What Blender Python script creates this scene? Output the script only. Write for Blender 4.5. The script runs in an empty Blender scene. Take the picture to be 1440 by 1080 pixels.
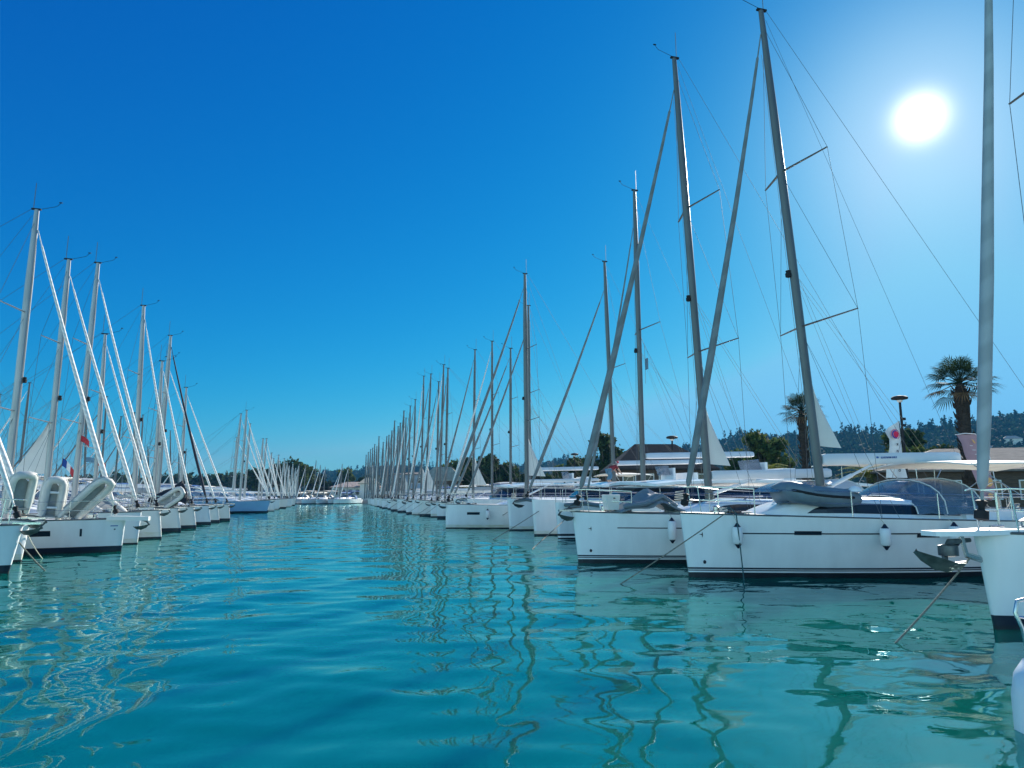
import bpy, bmesh, math, random
import numpy as np
from mathutils import Vector, Matrix
R = math.radians
random.seed(7)
rng = np.random.default_rng(7)
SC = bpy.context.scene
COL = SC.collection

# ------------------------------------------------------------------ camera
CAM_H, PITCH, YAW, FPX = 1.9, R(9.384), R(14.555), 950.0
cd = bpy.data.cameras.new("camera")
cd.sensor_width = 36.0
cd.lens = FPX / 1440.0 * 36.0
cd.clip_start = 0.1
cd.clip_end = 6000
cam = bpy.data.objects.new("camera", cd)
COL.objects.link(cam)
cam.location = (0, 0, CAM_H)
cam.rotation_euler = (math.pi / 2 + PITCH, 0, -YAW)
SC.camera = cam

# ------------------------------------------------------------------ sun, sky, exposure
SUN_EL, SUN_AZ = R(26.6), R(47.8)            # azimuth from +Y towards +X
SUN_DIR = Vector((math.sin(SUN_AZ) * math.cos(SUN_EL), math.cos(SUN_AZ) * math.cos(SUN_EL), math.sin(SUN_EL)))
w = bpy.data.worlds.new("World")
SC.world = w
w.use_nodes = True
nt = w.node_tree
bg = nt.nodes["Background"]
sky = nt.nodes.new("ShaderNodeTexSky")
sky.sky_type = 'NISHITA'
sky.sun_disc = False
sky.sun_elevation = SUN_EL
sky.sun_rotation = SUN_AZ
sky.altitude = 0
sky.air_density = 1.0
sky.dust_density = 0.2
sky.ozone_density = 3.5
# camera colour response of the photograph: one gain and gamma per channel of the sky
SKY_STR, EXPO = 0.12, 1.0
sep = nt.nodes.new("ShaderNodeSeparateColor"); cmb = nt.nodes.new("ShaderNodeCombineColor")
nt.links.new(sky.outputs[0], sep.inputs[0])
for i_, (gam, mul) in enumerate(((3.6, 0.92), (1.12, 0.71), (0.56, 0.83))):
    pw = nt.nodes.new("ShaderNodeMath"); pw.operation = 'POWER'; pw.inputs[1].default_value = gam
    sc1 = nt.nodes.new("ShaderNodeMath"); sc1.operation = 'MULTIPLY'; sc1.inputs[1].default_value = SKY_STR
    sc2 = nt.nodes.new("ShaderNodeMath"); sc2.operation = 'MULTIPLY'; sc2.inputs[1].default_value = mul / SKY_STR / 2 ** EXPO
    nt.links.new(sep.outputs[i_], sc1.inputs[0]); nt.links.new(sc1.outputs[0], pw.inputs[0]); nt.links.new(pw.outputs[0], sc2.inputs[0])
    cl = nt.nodes.new("ShaderNodeMath"); cl.operation = 'MINIMUM'; cl.inputs[1].default_value = (0.21, 0.62, 1.0)[i_] / SKY_STR / 2 ** EXPO
    nt.links.new(sc2.outputs[0], cl.inputs[0]); nt.links.new(cl.outputs[0], cmb.inputs[i_])
# the sun itself and its aureole, a property of the sky
tc = nt.nodes.new("ShaderNodeTexCoord")
dot = nt.nodes.new("ShaderNodeVectorMath"); dot.operation = 'DOT_PRODUCT'
dot.inputs[1].default_value = SUN_DIR
nt.links.new(tc.outputs["Generated"], dot.inputs[0])
def mnode(op, a, b=None):
    n = nt.nodes.new("ShaderNodeMath"); n.operation = op
    for i, q in enumerate((a, b)):
        if q is None: continue
        if isinstance(q, (int, float)): n.inputs[i].default_value = q
        else: nt.links.new(q, n.inputs[i])
    return n.outputs[0]
d0 = mnode('MAXIMUM', dot.outputs["Value"], 0.0)
disc = mnode('MULTIPLY', mnode('POWER', d0, 3800.0), 9.0)
a1 = mnode('MULTIPLY', mnode('POWER', d0, 130.0), 0.9)
a2 = mnode('MULTIPLY', mnode('POWER', d0, 45.0), 0.3)
aur = mnode('ADD', mnode('ADD', a1, a2), disc)
comb = nt.nodes.new("ShaderNodeVectorMath"); comb.operation = 'SCALE'
comb.inputs[0].default_value = (1.0, 0.86, 0.72)
nt.links.new(aur, comb.inputs["Scale"])
addc = nt.nodes.new("ShaderNodeVectorMath"); addc.operation = 'ADD'
# sky away from the sun is brightened and tinted as fill for shaded hull sides
fill_fac = nt.nodes.new("ShaderNodeMapRange"); fill_fac.interpolation_type = 'SMOOTHSTEP'
fill_fac.inputs["From Min"].default_value = 0.1; fill_fac.inputs["From Max"].default_value = -0.4
nt.links.new(dot.outputs["Value"], fill_fac.inputs["Value"])
fill_sky = nt.nodes.new("ShaderNodeVectorMath"); fill_sky.operation = 'MULTIPLY'; fill_sky.inputs[1].default_value = (1.05, 1.35, 1.2)
nt.links.new(sky.outputs[0], fill_sky.inputs[0])
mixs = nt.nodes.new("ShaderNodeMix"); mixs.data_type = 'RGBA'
nt.links.new(fill_fac.outputs[0], mixs.inputs[0]); nt.links.new(cmb.outputs[0], mixs.inputs[6]); nt.links.new(fill_sky.outputs[0], mixs.inputs[7])
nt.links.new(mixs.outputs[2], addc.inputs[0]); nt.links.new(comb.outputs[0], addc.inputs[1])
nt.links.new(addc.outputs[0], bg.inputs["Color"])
bg.inputs["Strength"].default_value = SKY_STR
sl = bpy.data.lights.new("sun", 'SUN')
sl.energy = 4.4
sl.angle = R(0.5)
sl.color = (1.0, 0.95, 0.86)
so = bpy.data.objects.new("sun", sl)
COL.objects.link(so)
so.rotation_euler = (-SUN_DIR).to_track_quat('-Z', 'Y').to_euler()
SC.view_settings.view_transform = 'Standard'
SC.view_settings.look = 'None'
SC.view_settings.exposure = EXPO
SC.view_settings.gamma = 1.0
SC.view_settings.use_curve_mapping = False
SC.cycles.max_bounces = 6
SC.cycles.transparent_max_bounces = 8

# ------------------------------------------------------------------ geometry helpers
_F = Vector((math.sin(YAW) * math.cos(PITCH), math.cos(YAW) * math.cos(PITCH), math.sin(PITCH)))
_Rt = Vector((math.cos(YAW), -math.sin(YAW), 0))
_U = _Rt.cross(_F)
EYE = Vector((0, 0, CAM_H))
def ray(px, py): return _F * FPX + _Rt * (px - 720) - _U * (py - 540)
def at(px, py, v):                      # the point of the vertical plane y = v seen at a photo pixel
    d = ray(px, py); return EYE + d * (v / d.y)
def ground(px, py, z=0.0):
    d = ray(px, py); return EYE + d * ((z - CAM_H) / d.z)
def az_pt(px, dist, z=0.0):             # a point at a photo column and a horizontal distance
    d = ray(px, 697); h = Vector((d.x, d.y, 0)).normalized() * dist
    return Vector((h.x, h.y, z))

class MB:
    def __init__(s): s.v = []; s.f = []; s.m = []
    def add(s, vs, fs, mat=0):
        o = len(s.v); s.v += [tuple(p) for p in vs]
        s.f += [tuple(i + o for i in f) for f in fs]
        s.m += (mat if isinstance(mat, list) else [mat] * len(fs))
    def box(s, c, size, mat=0, rz=0.0, M=None):
        hx, hy, hz = size[0] / 2, size[1] / 2, size[2] / 2
        vs = [Vector((x, y, z)) for x in (-hx, hx) for y in (-hy, hy) for z in (-hz, hz)]
        if rz: vs = [Matrix.Rotation(rz, 3, 'Z') @ q for q in vs]
        if M is not None: vs = [M @ q for q in vs]
        vs = [q + Vector(c) for q in vs]
        s.add(vs, [(0, 1, 3, 2), (4, 6, 7, 5), (0, 4, 5, 1), (2, 3, 7, 6), (0, 2, 6, 4), (1, 5, 7, 3)], mat)
    def tube(s, pts, r, n=6, mat=0, sq=1.0, up=None, closed=False):
        pts = [Vector(p) for p in pts]; k = len(pts)
        rs = r if isinstance(r, (list, tuple)) else [r] * k
        ref = Vector(up) if up else None
        rows = []; N = None
        for i, p in enumerate(pts):
            if closed: t = pts[(i + 1) % k] - pts[i - 1]
            else: t = pts[min(i + 1, k - 1)] - pts[max(i - 1, 0)]
            t.normalize()
            if N is None or ref:
                q = ref if ref else (Vector((0, 0, 1)) if abs(t.z) < 0.9 else Vector((1, 0, 0)))
                N = q - t * q.dot(t)
            else: N = N - t * N.dot(t)
            N.normalize(); B = t.cross(N)
            rows.append([p + (N * math.cos(a) + B * math.sin(a) * sq) * rs[i] for a in [2 * math.pi * j / n for j in range(n)]])
        vs = [q for row in rows for q in row]; fs = []
        for i in range(k if closed else k - 1):
            i2 = (i + 1) % k
            for j in range(n):
                j2 = (j + 1) % n; fs.append((i * n + j, i * n + j2, i2 * n + j2, i2 * n + j))
        if not closed: fs += [tuple(range(n))[::-1], tuple((k - 1) * n + j for j in range(n))]
        s.add(vs, fs, mat)
    def grid(s, rows, mat=0, closed=False, matrow=None):
        n = len(rows[0]); vs = [q for r in rows for q in r]; fs = []; ms = []
        for i in range(len(rows) - 1):
            for j in range(n if closed else n - 1):
                j2 = (j + 1) % n; fs.append((i * n + j, i * n + j2, (i + 1) * n + j2, (i + 1) * n + j))
                ms.append(matrow[j] if matrow else mat)
        s.add(vs, fs, ms)
    def slab(s, rows, t, mat=0):        # a sheet given thickness t along z
        n = len(rows[0]); k = len(rows)
        a = [Vector(q) for r in rows for q in r]; b = [q - Vector((0, 0, t)) for q in a]; o = n * k; fs = []
        for i in range(k - 1):
            for j in range(n - 1):
                q = (i * n + j, i * n + j + 1, (i + 1) * n + j + 1, (i + 1) * n + j)
                fs.append(q); fs.append(tuple(x + o for x in q[::-1]))
        ring = [j for j in range(n)] + [i * n + n - 1 for i in range(1, k)] + [(k - 1) * n + j for j in range(n - 2, -1, -1)] + [i * n for i in range(k - 2, 0, -1)]
        for x, y in zip(ring, ring[1:] + ring[:1]): fs.append((x, x + o, y + o, y))
        s.add(a + b, fs, mat)
    def lathe(s, prof, n=12, c=(0, 0, 0), mat=0, matrow=None):
        rows = [[Vector(c) + Vector((r * math.cos(2 * math.pi * j / n), r * math.sin(2 * math.pi * j / n), z)) for j in range(n)] for r, z in prof]
        vs = [q for r in rows for q in r]; fs = []; ms = []
        for i in range(len(prof) - 1):
            for j in range(n):
                j2 = (j + 1) % n; fs.append((i * n + j, i * n + j2, (i + 1) * n + j2, (i + 1) * n + j)); ms.append(matrow[i] if matrow else mat)
        fs += [tuple(range(n))[::-1], tuple((len(prof) - 1) * n + j for j in range(n))]; ms += [ms[0], ms[-1]]
        s.add(vs, fs, ms)
    def build(s, name, mats, parent=None, smooth=True, loc=None, ang=40, fix=True):
        me = bpy.data.meshes.new(name)
        me.from_pydata(s.v, [], s.f)
        if not isinstance(mats, (list, tuple)): mats = [mats]
        for q in mats: me.materials.append(q)
        me.polygons.foreach_set("material_index", s.m)
        if fix:
            bm = bmesh.new(); bm.from_mesh(me)
            bmesh.ops.recalc_face_normals(bm, faces=bm.faces)
            bm.to_mesh(me); bm.free()
        if smooth:
            me.shade_smooth(); me.set_sharp_from_angle(angle=R(ang))
        o = bpy.data.objects.new(name, me); COL.objects.link(o)
        if parent: o.parent = parent
        if loc is not None: o.location = loc
        return o

def tag(o, label=None, cat=None, group=None, kind=None):
    if label: o["label"] = label
    if cat: o["category"] = cat
    if group: o["group"] = group
    if kind: o["kind"] = kind
    return o
def empty(name, loc, rz=0.0, label=None, cat=None, group=None):
    o = bpy.data.objects.new(name, None); COL.objects.link(o)
    o.empty_display_size = 0.3
    o.location = loc; o.rotation_euler = (0, 0, rz)
    return tag(o, label, cat, group)

# ------------------------------------------------------------------ materials
def pbr(name, col, rough=0.5, metal=0.0, noise=0.0, scale=3.0, bump=0.0, bscale=None, col2=None, spec=0.5, alpha=1.0, trans=0.0, stretch=None):
    m = bpy.data.materials.new(name); m.use_nodes = True
    t = m.node_tree; b = t.nodes["Principled BSDF"]
    b.inputs["Roughness"].default_value = rough; b.inputs["Metallic"].default_value = metal
    b.inputs["Specular IOR Level"].default_value = spec
    b.inputs["Base Color"].default_value = (*col, 1)
    if trans: b.inputs["Transmission Weight"].default_value = trans
    if alpha < 1: b.inputs["Alpha"].default_value = alpha
    if noise or col2 or bump:
        c = t.nodes.new("ShaderNodeTexCoord"); src = c.outputs["Object"]
        if stretch:
            mp = t.nodes.new("ShaderNodeMapping"); mp.inputs["Scale"].default_value = stretch
            t.links.new(src, mp.inputs["Vector"]); src = mp.outputs[0]
        n = t.nodes.new("ShaderNodeTexNoise"); n.inputs["Scale"].default_value = scale; n.inputs["Detail"].default_value = 5
        t.links.new(src, n.inputs["Vector"])
    if noise or col2:
        r = t.nodes.new("ShaderNodeValToRGB")
        lo = col2 if col2 else tuple(max(0, x * (1 - noise)) for x in col)
        hi = col if col2 else tuple(min(1, x * (1 + noise)) for x in col)
        r.color_ramp.elements[0].position = 0.32; r.color_ramp.elements[0].color = (*lo, 1)
        r.color_ramp.elements[1].position = 0.68; r.color_ramp.elements[1].color = (*hi, 1)
        t.links.new(n.outputs["Fac"], r.inputs["Fac"]); t.links.new(r.outputs[0], b.inputs["Base Color"])
    if bump:
        n2 = t.nodes.new("ShaderNodeTexNoise"); n2.inputs["Scale"].default_value = bscale or scale * 4; n2.inputs["Detail"].default_value = 4
        t.links.new(src, n2.inputs["Vector"])
        bp = t.nodes.new("ShaderNodeBump"); bp.inputs["Strength"].default_value = bump; bp.inputs["Distance"].default_value = 0.03
        t.links.new(n2.outputs["Fac"], bp.inputs["Height"]); t.links.new(bp.outputs[0], b.inputs["Normal"])
    return m

M = {}
M['gel'] = pbr("white_gelcoat", (0.80, 0.81, 0.80), 0.22, noise=0.05, scale=1.6, stretch=(1.6, 1.6, .3), bump=0.03, bscale=1.5)
M['gelw'] = pbr("cream_gelcoat", (0.78, 0.76, 0.70), 0.28, noise=0.05, scale=1.0, bump=0.03, bscale=1.5)
M['gelb'] = pbr("shade_blue_gelcoat", (0.28, 0.46, 0.66), 0.25, noise=0.05, scale=1.0)  # bluish shade on one left hull put into its base colour
M['deck'] = pbr("nonslip_deck", (0.74, 0.74, 0.71), 0.6, noise=0.08, scale=2.0, bump=0.1, bscale=60)
M['teak'] = pbr("weathered_teak", (0.36, 0.28, 0.20), 0.7, noise=0.2, scale=4, stretch=(0.5, 12, 1))
M['anti'] = pbr("antifouling", (0.012, 0.015, 0.02), 0.5, noise=0.4, scale=3)
M['navy'] = pbr("navy_stripe", (0.012, 0.016, 0.03), 0.3, noise=0.1, scale=3)
M['scum'] = pbr("waterline_stain", (0.62, 0.60, 0.46), 0.35, col2=(0.74, 0.74, 0.68), scale=2.5, stretch=(1, 1, 4))
M['alu'] = pbr("shaded_aluminium", (0.125, 0.135, 0.135), 0.42, metal=0.2, noise=0.12, scale=1.5, stretch=(2, 2, 0.6))  # mast metal darkened: backlit shade put into its colour
M['alu_lit'] = pbr("sunlit_aluminium", (0.36, 0.37, 0.37), 0.36, metal=0.3, noise=0.1, scale=1.5, stretch=(2, 2, 0.6))  # lighter copy: sunlight on the left row's masts put into the colour
M['spar'] = pbr("white_painted_spar", (0.70, 0.71, 0.71), 0.32, noise=0.06, scale=1.5)
M['steel'] = pbr("stainless_steel", (0.50, 0.51, 0.52), 0.25, metal=0.9, noise=0.06, scale=6)
M['wire'] = pbr("rigging_wire", (0.10, 0.11, 0.12), 0.7, metal=0.0, spec=.2, noise=0.05, scale=4)
M['black'] = pbr("black_plastic", (0.02, 0.021, 0.023), 0.7, noise=0.2, scale=6, spec=0.2)
M['iron'] = pbr("galvanised_anchor", (0.10, 0.11, 0.115), 0.45, metal=0.5, noise=0.35, scale=8)
M['glass'] = pbr("smoked_acrylic", (0.012, 0.016, 0.024), 0.08, noise=0.1, scale=1)
M['vinyl'] = pbr("clear_vinyl", (0.10, 0.17, 0.24), 0.08, alpha=0.62, noise=0.25, scale=2.5)
M['cream'] = pbr("cream_canvas", (0.76, 0.73, 0.65), 0.8, noise=0.06, scale=3, bump=0.15, bscale=14)
M['grey'] = pbr("grey_canvas", (0.33, 0.36, 0.38), 0.85, noise=0.12, scale=3, bump=0.25, bscale=10)
M['dcan'] = pbr("black_canvas", (0.018, 0.02, 0.026), 0.8, noise=0.2, scale=3, bump=0.25, bscale=10)
M['bcan'] = pbr("blue_canvas", (0.03, 0.12, 0.32), 0.8, noise=0.12, scale=3, bump=0.2, bscale=10)
def cloth_spiral(name, a, b, f=1.4):
    m = pbr(name, a, 0.75, noise=0.1, scale=4, bump=0.2, bscale=18)
    t = m.node_tree; bs = t.nodes["Principled BSDF"]
    c = t.nodes.new("ShaderNodeTexCoord"); mp = t.nodes.new("ShaderNodeMapping"); mp.inputs["Rotation"].default_value = (0.3, 0.5, 0)
    wv = t.nodes.new("ShaderNodeTexWave"); wv.inputs["Scale"].default_value = f; wv.inputs["Distortion"].default_value = 2.0
    wv.bands_direction = 'Z'
    r = t.nodes.new("ShaderNodeValToRGB"); r.color_ramp.elements[0].position = .3; r.color_ramp.elements[1].position = .75
    r.color_ramp.elements[0].color = (*a, 1); r.color_ramp.elements[1].color = (*b, 1)
    t.links.new(c.outputs["Object"], mp.inputs[0]); t.links.new(mp.outputs[0], wv.inputs[0]); t.links.new(wv.outputs["Fac"], r.inputs[0]); t.links.new(r.outputs[0], bs.inputs["Base Color"])
    return m
M['gen_g'] = cloth_spiral("shaded_furled_sail", (0.17, 0.185, 0.185), (0.21, 0.225, 0.225), .6)  # shade on the right row's sails put into the cloth colour
M['gen_m'] = cloth_spiral("half_shaded_furled_sail", (0.33, 0.345, 0.345), (0.40, 0.415, 0.415), .6)  # same painted-in shade, lighter, for the nearest forestay
M['gen_w'] = cloth_spiral("white_furled_sail", (0.66, 0.65, 0.61), (0.80, 0.79, 0.75), 2.2)
M['gen_k'] = pbr("navy_furled_sail", (0.015, 0.018, 0.035), 0.8, noise=0.3, scale=5, bump=0.2)
M['sail'] = pbr("white_sailcloth", (0.70, 0.68, 0.62), 0.8, noise=0.05, scale=2, bump=0.1, bscale=8)
M['hyp'] = pbr("grey_inflatable_tube", (0.14, 0.19, 0.22), 0.55, noise=0.12, scale=4)
M['hypl'] = pbr("pale_inflatable_tube", (0.58, 0.58, 0.53), 0.5, noise=0.08, scale=4)
M['hypf'] = pbr("dinghy_floor", (0.26, 0.28, 0.27), 0.7, noise=0.15, scale=4)
M['fend'] = pbr("white_fender_vinyl", (0.76, 0.76, 0.74), 0.35, noise=0.04, scale=5)
M['rope'] = pbr("weathered_rope", (0.22, 0.20, 0.15), 0.9, noise=0.3, scale=20)
M['ropew'] = pbr("pale_rope", (0.55, 0.52, 0.42), 0.9, noise=0.2, scale=20)
M['ropen'] = pbr("dark_teal_rope", (0.03, 0.09, 0.10), 0.9, noise=0.3, scale=20)
M['red'] = pbr("red_cloth", (0.45, 0.03, 0.04), 0.8, noise=0.15, scale=6)
M['blue'] = pbr("blue_cloth", (0.02, 0.07, 0.30), 0.8, noise=0.15, scale=6)
M['whit'] = pbr("white_cloth", (0.75, 0.75, 0.73), 0.8, noise=0.05, scale=6)
M['pink'] = pbr("faded_pink_banner", (0.46, 0.27, 0.30), 0.85, noise=0.08, scale=2, bump=0.1)
M['orange'] = pbr("orange_print", (0.85, 0.45, 0.16), 0.85, noise=0.05, scale=3)
M['purple'] = pbr("purple_print", (0.14, 0.06, 0.30), 0.8, noise=0.05, scale=3)
M['crim'] = pbr("crimson_print", (0.75, 0.02, 0.08), 0.8, noise=0.05, scale=3)
M['bluet'] = pbr("blue_lettering", (0.02, 0.10, 0.34), 0.6, noise=0.05, scale=3)
M['slateblue'] = pbr("slate_blue_cloth", (0.12, 0.24, 0.33), 0.8, noise=0.1, scale=5)
M['skin'] = pbr("skin", (0.55, 0.32, 0.22), 0.55, noise=0.06, scale=12)
M['hair'] = pbr("red_cap_cloth", (0.50, 0.06, 0.07), 0.8, noise=0.15, scale=20)
M['shirt'] = pbr("maroon_shirt", (0.22, 0.02, 0.03), 0.85, noise=0.2, scale=8)
M['conc'] = pbr("quay_concrete", (0.34, 0.32, 0.29), 0.85, noise=0.2, scale=0.8, bump=0.2, bscale=8)
M['pont'] = pbr("pontoon_planks", (0.30, 0.26, 0.22), 0.85, noise=0.2, scale=2)
M['earth'] = pbr("dry_grass_ground", (0.16, 0.15, 0.08), 0.95, col2=(0.07, 0.09, 0.035), scale=0.05)
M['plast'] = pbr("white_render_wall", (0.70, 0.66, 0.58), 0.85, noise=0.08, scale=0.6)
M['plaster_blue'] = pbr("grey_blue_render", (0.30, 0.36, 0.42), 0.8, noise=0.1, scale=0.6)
M['tile'] = pbr("grey_roof_tile", (0.17, 0.145, 0.125), 0.85, noise=0.25, scale=1.2, bump=0.6, bscale=3, stretch=(1, 5, 5))
M['tiley'] = pbr("pale_roof_tile", (0.42, 0.37, 0.26), 0.85, noise=0.2, scale=1.2, bump=0.4, bscale=3)
M['tiler'] = pbr("terracotta_roof_tile", (0.46, 0.34, 0.28), 0.85, noise=0.25, scale=1.2, bump=0.4, bscale=3)
M['droof'] = pbr("dark_brown_roof", (0.028, 0.022, 0.018), 0.95, noise=0.3, scale=1.5, bump=0.4, bscale=4)
M['wood'] = pbr("dark_timber", (0.09, 0.06, 0.04), 0.8, noise=0.3, scale=3, stretch=(1, 1, 6))
M['pane'] = pbr("window_pane", (0.02, 0.025, 0.03), 0.1, noise=0.2, scale=1)
M['bark'] = pbr("tree_bark", (0.10, 0.075, 0.055), 0.95, noise=0.4, scale=3, bump=0.6, bscale=9)
M['palmt'] = pbr("palm_trunk_fibre", (0.038, 0.027, 0.02), 0.95, noise=0.5, scale=6, bump=0.9, bscale=14, stretch=(1, 1, 3))
def leafmat(name, a, b):
    m = bpy.data.materials.new(name); m.use_nodes = True; t = m.node_tree; p = t.nodes["Principled BSDF"]
    c = t.nodes.new("ShaderNodeNewGeometry"); r = t.nodes.new("ShaderNodeValToRGB")
    r.color_ramp.elements[0].color = (*a, 1); r.color_ramp.elements[1].color = (*b, 1)
    t.links.new(c.outputs["Random Per Island"], r.inputs[0]); t.links.new(r.outputs[0], p.inputs["Base Color"])
    p.inputs["Roughness"].default_value = 0.85; p.inputs["Specular IOR Level"].default_value = 0.12
    tr = t.nodes.new("ShaderNodeBsdfTranslucent"); t.links.new(r.outputs[0], tr.inputs["Color"])
    mx = t.nodes.new("ShaderNodeMixShader"); mx.inputs[0].default_value = 0.3
    t.links.new(p.outputs[0], mx.inputs[1]); t.links.new(tr.outputs[0], mx.inputs[2])
    t.links.new(mx.outputs[0], t.nodes["Material Output"].inputs["Surface"])
    return m
M['leafd'] = leafmat("dark_foliage", (0.018, 0.035, 0.014), (0.06, 0.09, 0.03))
M['leafm'] = leafmat("mid_foliage", (0.03, 0.06, 0.015), (0.11, 0.14, 0.04))
M['leafp'] = leafmat("palm_frond_green", (0.014, 0.028, 0.012), (0.035, 0.055, 0.02))
M['leafy'] = leafmat("yellow_green_frond", (0.10, 0.13, 0.02), (0.26, 0.28, 0.05))
M['leafb'] = leafmat("dry_brown_frond", (0.14, 0.07, 0.03), (0.34, 0.19, 0.09))
M['leafh'] = leafmat("hillside_foliage", (0.008, 0.026, 0.016), (0.03, 0.058, 0.028))

# ------------------------------------------------------------------ water
def water_mat():
    m = bpy.data.materials.new("harbour_water"); m.use_nodes = True
    t = m.node_tree; p = t.nodes["Principled BSDF"]
    p.inputs["Base Color"].default_value = (0.002, 0.105, 0.125, 1)
    p.inputs["Roughness"].default_value = 0.02
    p.inputs["IOR"].default_value = 1.34
    p.subsurface_method = 'BURLEY'                # milky harbour water: light spreads metres inside it
    p.inputs["Subsurface Weight"].default_value = 1.0
    p.inputs["Subsurface Radius"].default_value = (0.6, 1.0, 1.0)
    p.inputs["Subsurface Scale"].default_value = 1.6
    g = t.nodes.new("ShaderNodeNewGeometry")
    def noise(scale, st, rot, detail, dist=0.0):
        mp = t.nodes.new("ShaderNodeMapping"); mp.inputs["Scale"].default_value = st; mp.inputs["Rotation"].default_value = (0, 0, rot)
        n = t.nodes.new("ShaderNodeTexNoise"); n.inputs["Scale"].default_value = scale; n.inputs["Detail"].default_value = detail
        n.inputs["Roughness"].default_value = 0.45; n.inputs["Distortion"].default_value = dist
        t.links.new(g.outputs["Position"], mp.inputs[0]); t.links.new(mp.outputs[0], n.inputs["Vector"])
        return n.outputs["Fac"]
    prev = None
    for sc, st, rot, det, dist, amp in WAVES:
        f = noise(sc, st, rot, det, dist)
        b = t.nodes.new("ShaderNodeBump"); b.inputs["Strength"].default_value = 1.0; b.inputs["Distance"].default_value = amp
        t.links.new(f, b.inputs["Height"])
        if prev: t.links.new(prev, b.inputs["Normal"])
        prev = b.outputs[0]
    t.links.new(prev, p.inputs["Normal"])
    p.inputs["Specular IOR Level"].default_value = 0.0
    gl = t.nodes.new("ShaderNodeBsdfGlossy"); gl.inputs["Roughness"].default_value = 0.02; gl.inputs["Color"].default_value = (0.70, 1.0, 1.0, 1)
    fr = t.nodes.new("ShaderNodeFresnel"); fr.inputs["IOR"].default_value = 2.05
    mxw = t.nodes.new("ShaderNodeMixShader")
    t.links.new(prev, gl.inputs["Normal"]); t.links.new(prev, fr.inputs["Normal"])
    t.links.new(fr.outputs[0], mxw.inputs[0]); t.links.new(p.outputs[0], mxw.inputs[1]); t.links.new(gl.outputs[0], mxw.inputs[2])
    t.links.new(mxw.outputs[0], t.nodes["Material Output"].inputs["Surface"])
    # slight drift in the colour of the milky water
    n = noise(0.05, (1, 1, 1), 0, 3)
    r = t.nodes.new("ShaderNodeValToRGB")
    r.color_ramp.elements[0].position = .3; r.color_ramp.elements[1].position = .7
    r.color_ramp.elements[0].color = (0.0, 0.096, 0.074, 1); r.color_ramp.elements[1].color = (0.0, 0.128, 0.098, 1)
    t.links.new(n, r.inputs[0]); t.links.new(r.outputs[0], p.inputs["Base Color"])
    return m
#        scale  stretch        rot   detail dist  amplitude(m)
WAVES = [(4.5, (0.7, 1.5, 1), R(8), 2.0, 0.3, 0.0016)]
def water_mesh():
    us = np.concatenate([-np.geomspace(1500, 24, 30), np.arange(-23.9, 26, .085), np.geomspace(26.1, 1500, 30)])
    vs = [-400, -100, -30, -10, -3]; v = 0.0
    while v < 172: vs.append(v); v += min(.45, max(.05, .0042 * v))
    vs = np.concatenate([vs, np.geomspace(173, 1500, 20)])
    U, V = np.meshgrid(us, vs); g = np.random.default_rng(21); Hh = np.zeros_like(U); fine = np.zeros_like(U)
    for i in range(60):
        lam = float(np.exp(g.uniform(math.log(.36), math.log(2.6)))); k_ = 2 * math.pi / lam
        th = g.normal(R(100), .75) if lam > 1.2 else g.uniform(0, 2 * math.pi)
        slope = WAVE_SLOPE * g.uniform(.5, 1.3) * (1.0 if lam > .9 else .95); ph = g.uniform(0, 6.283)
        Z = slope / k_ * np.sin(k_ * (U * math.cos(th) + V * math.sin(th)) + ph)
        if lam > 1.0: Hh += Z
        else: fine += Z
    patch_ = .75 + .45 * np.sin(U * .21 + 1.3 * np.sin(V * .13)) * np.sin(V * .17 + .6 * np.sin(U * .3) + 1)
    far = np.clip((V - 8) / 30, 0, 1)
    Hh = Hh * (.88 - .24 * far) + fine * patch_ * (.8 - .15 * far)
    ed = np.clip((U + 30) / 6, 0, 1) * np.clip((32 - U) / 6, 0, 1) * np.clip((172 - V) / 6, 0, 1) * np.clip((V + 3) / 3, 0, 1)
    Hh *= ed
    co = np.stack([U, V, Hh], -1).reshape(-1, 3).astype(np.float32); nu, nv = len(us), len(vs)
    i = (np.arange(nv - 1)[:, None] * nu + np.arange(nu - 1)[None, :]).ravel()
    q = np.stack([i, i + 1, i + nu + 1, i + nu], -1).astype(np.int32)
    me = bpy.data.meshes.new("water"); me.vertices.add(len(co)); me.vertices.foreach_set("co", co.ravel())
    me.loops.add(q.size); me.loops.foreach_set("vertex_index", q.ravel()); me.polygons.add(len(q)); me.polygons.foreach_set("loop_start", np.arange(0, q.size, 4, dtype=np.int32))
    me.update(calc_edges=True); me.shade_smooth(); me.materials.append(water_mat())
    o = bpy.data.objects.new("water", me); COL.objects.link(o); return o
WAVE_SLOPE = 0.0105
tag(water_mesh(), kind="structure")

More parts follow.
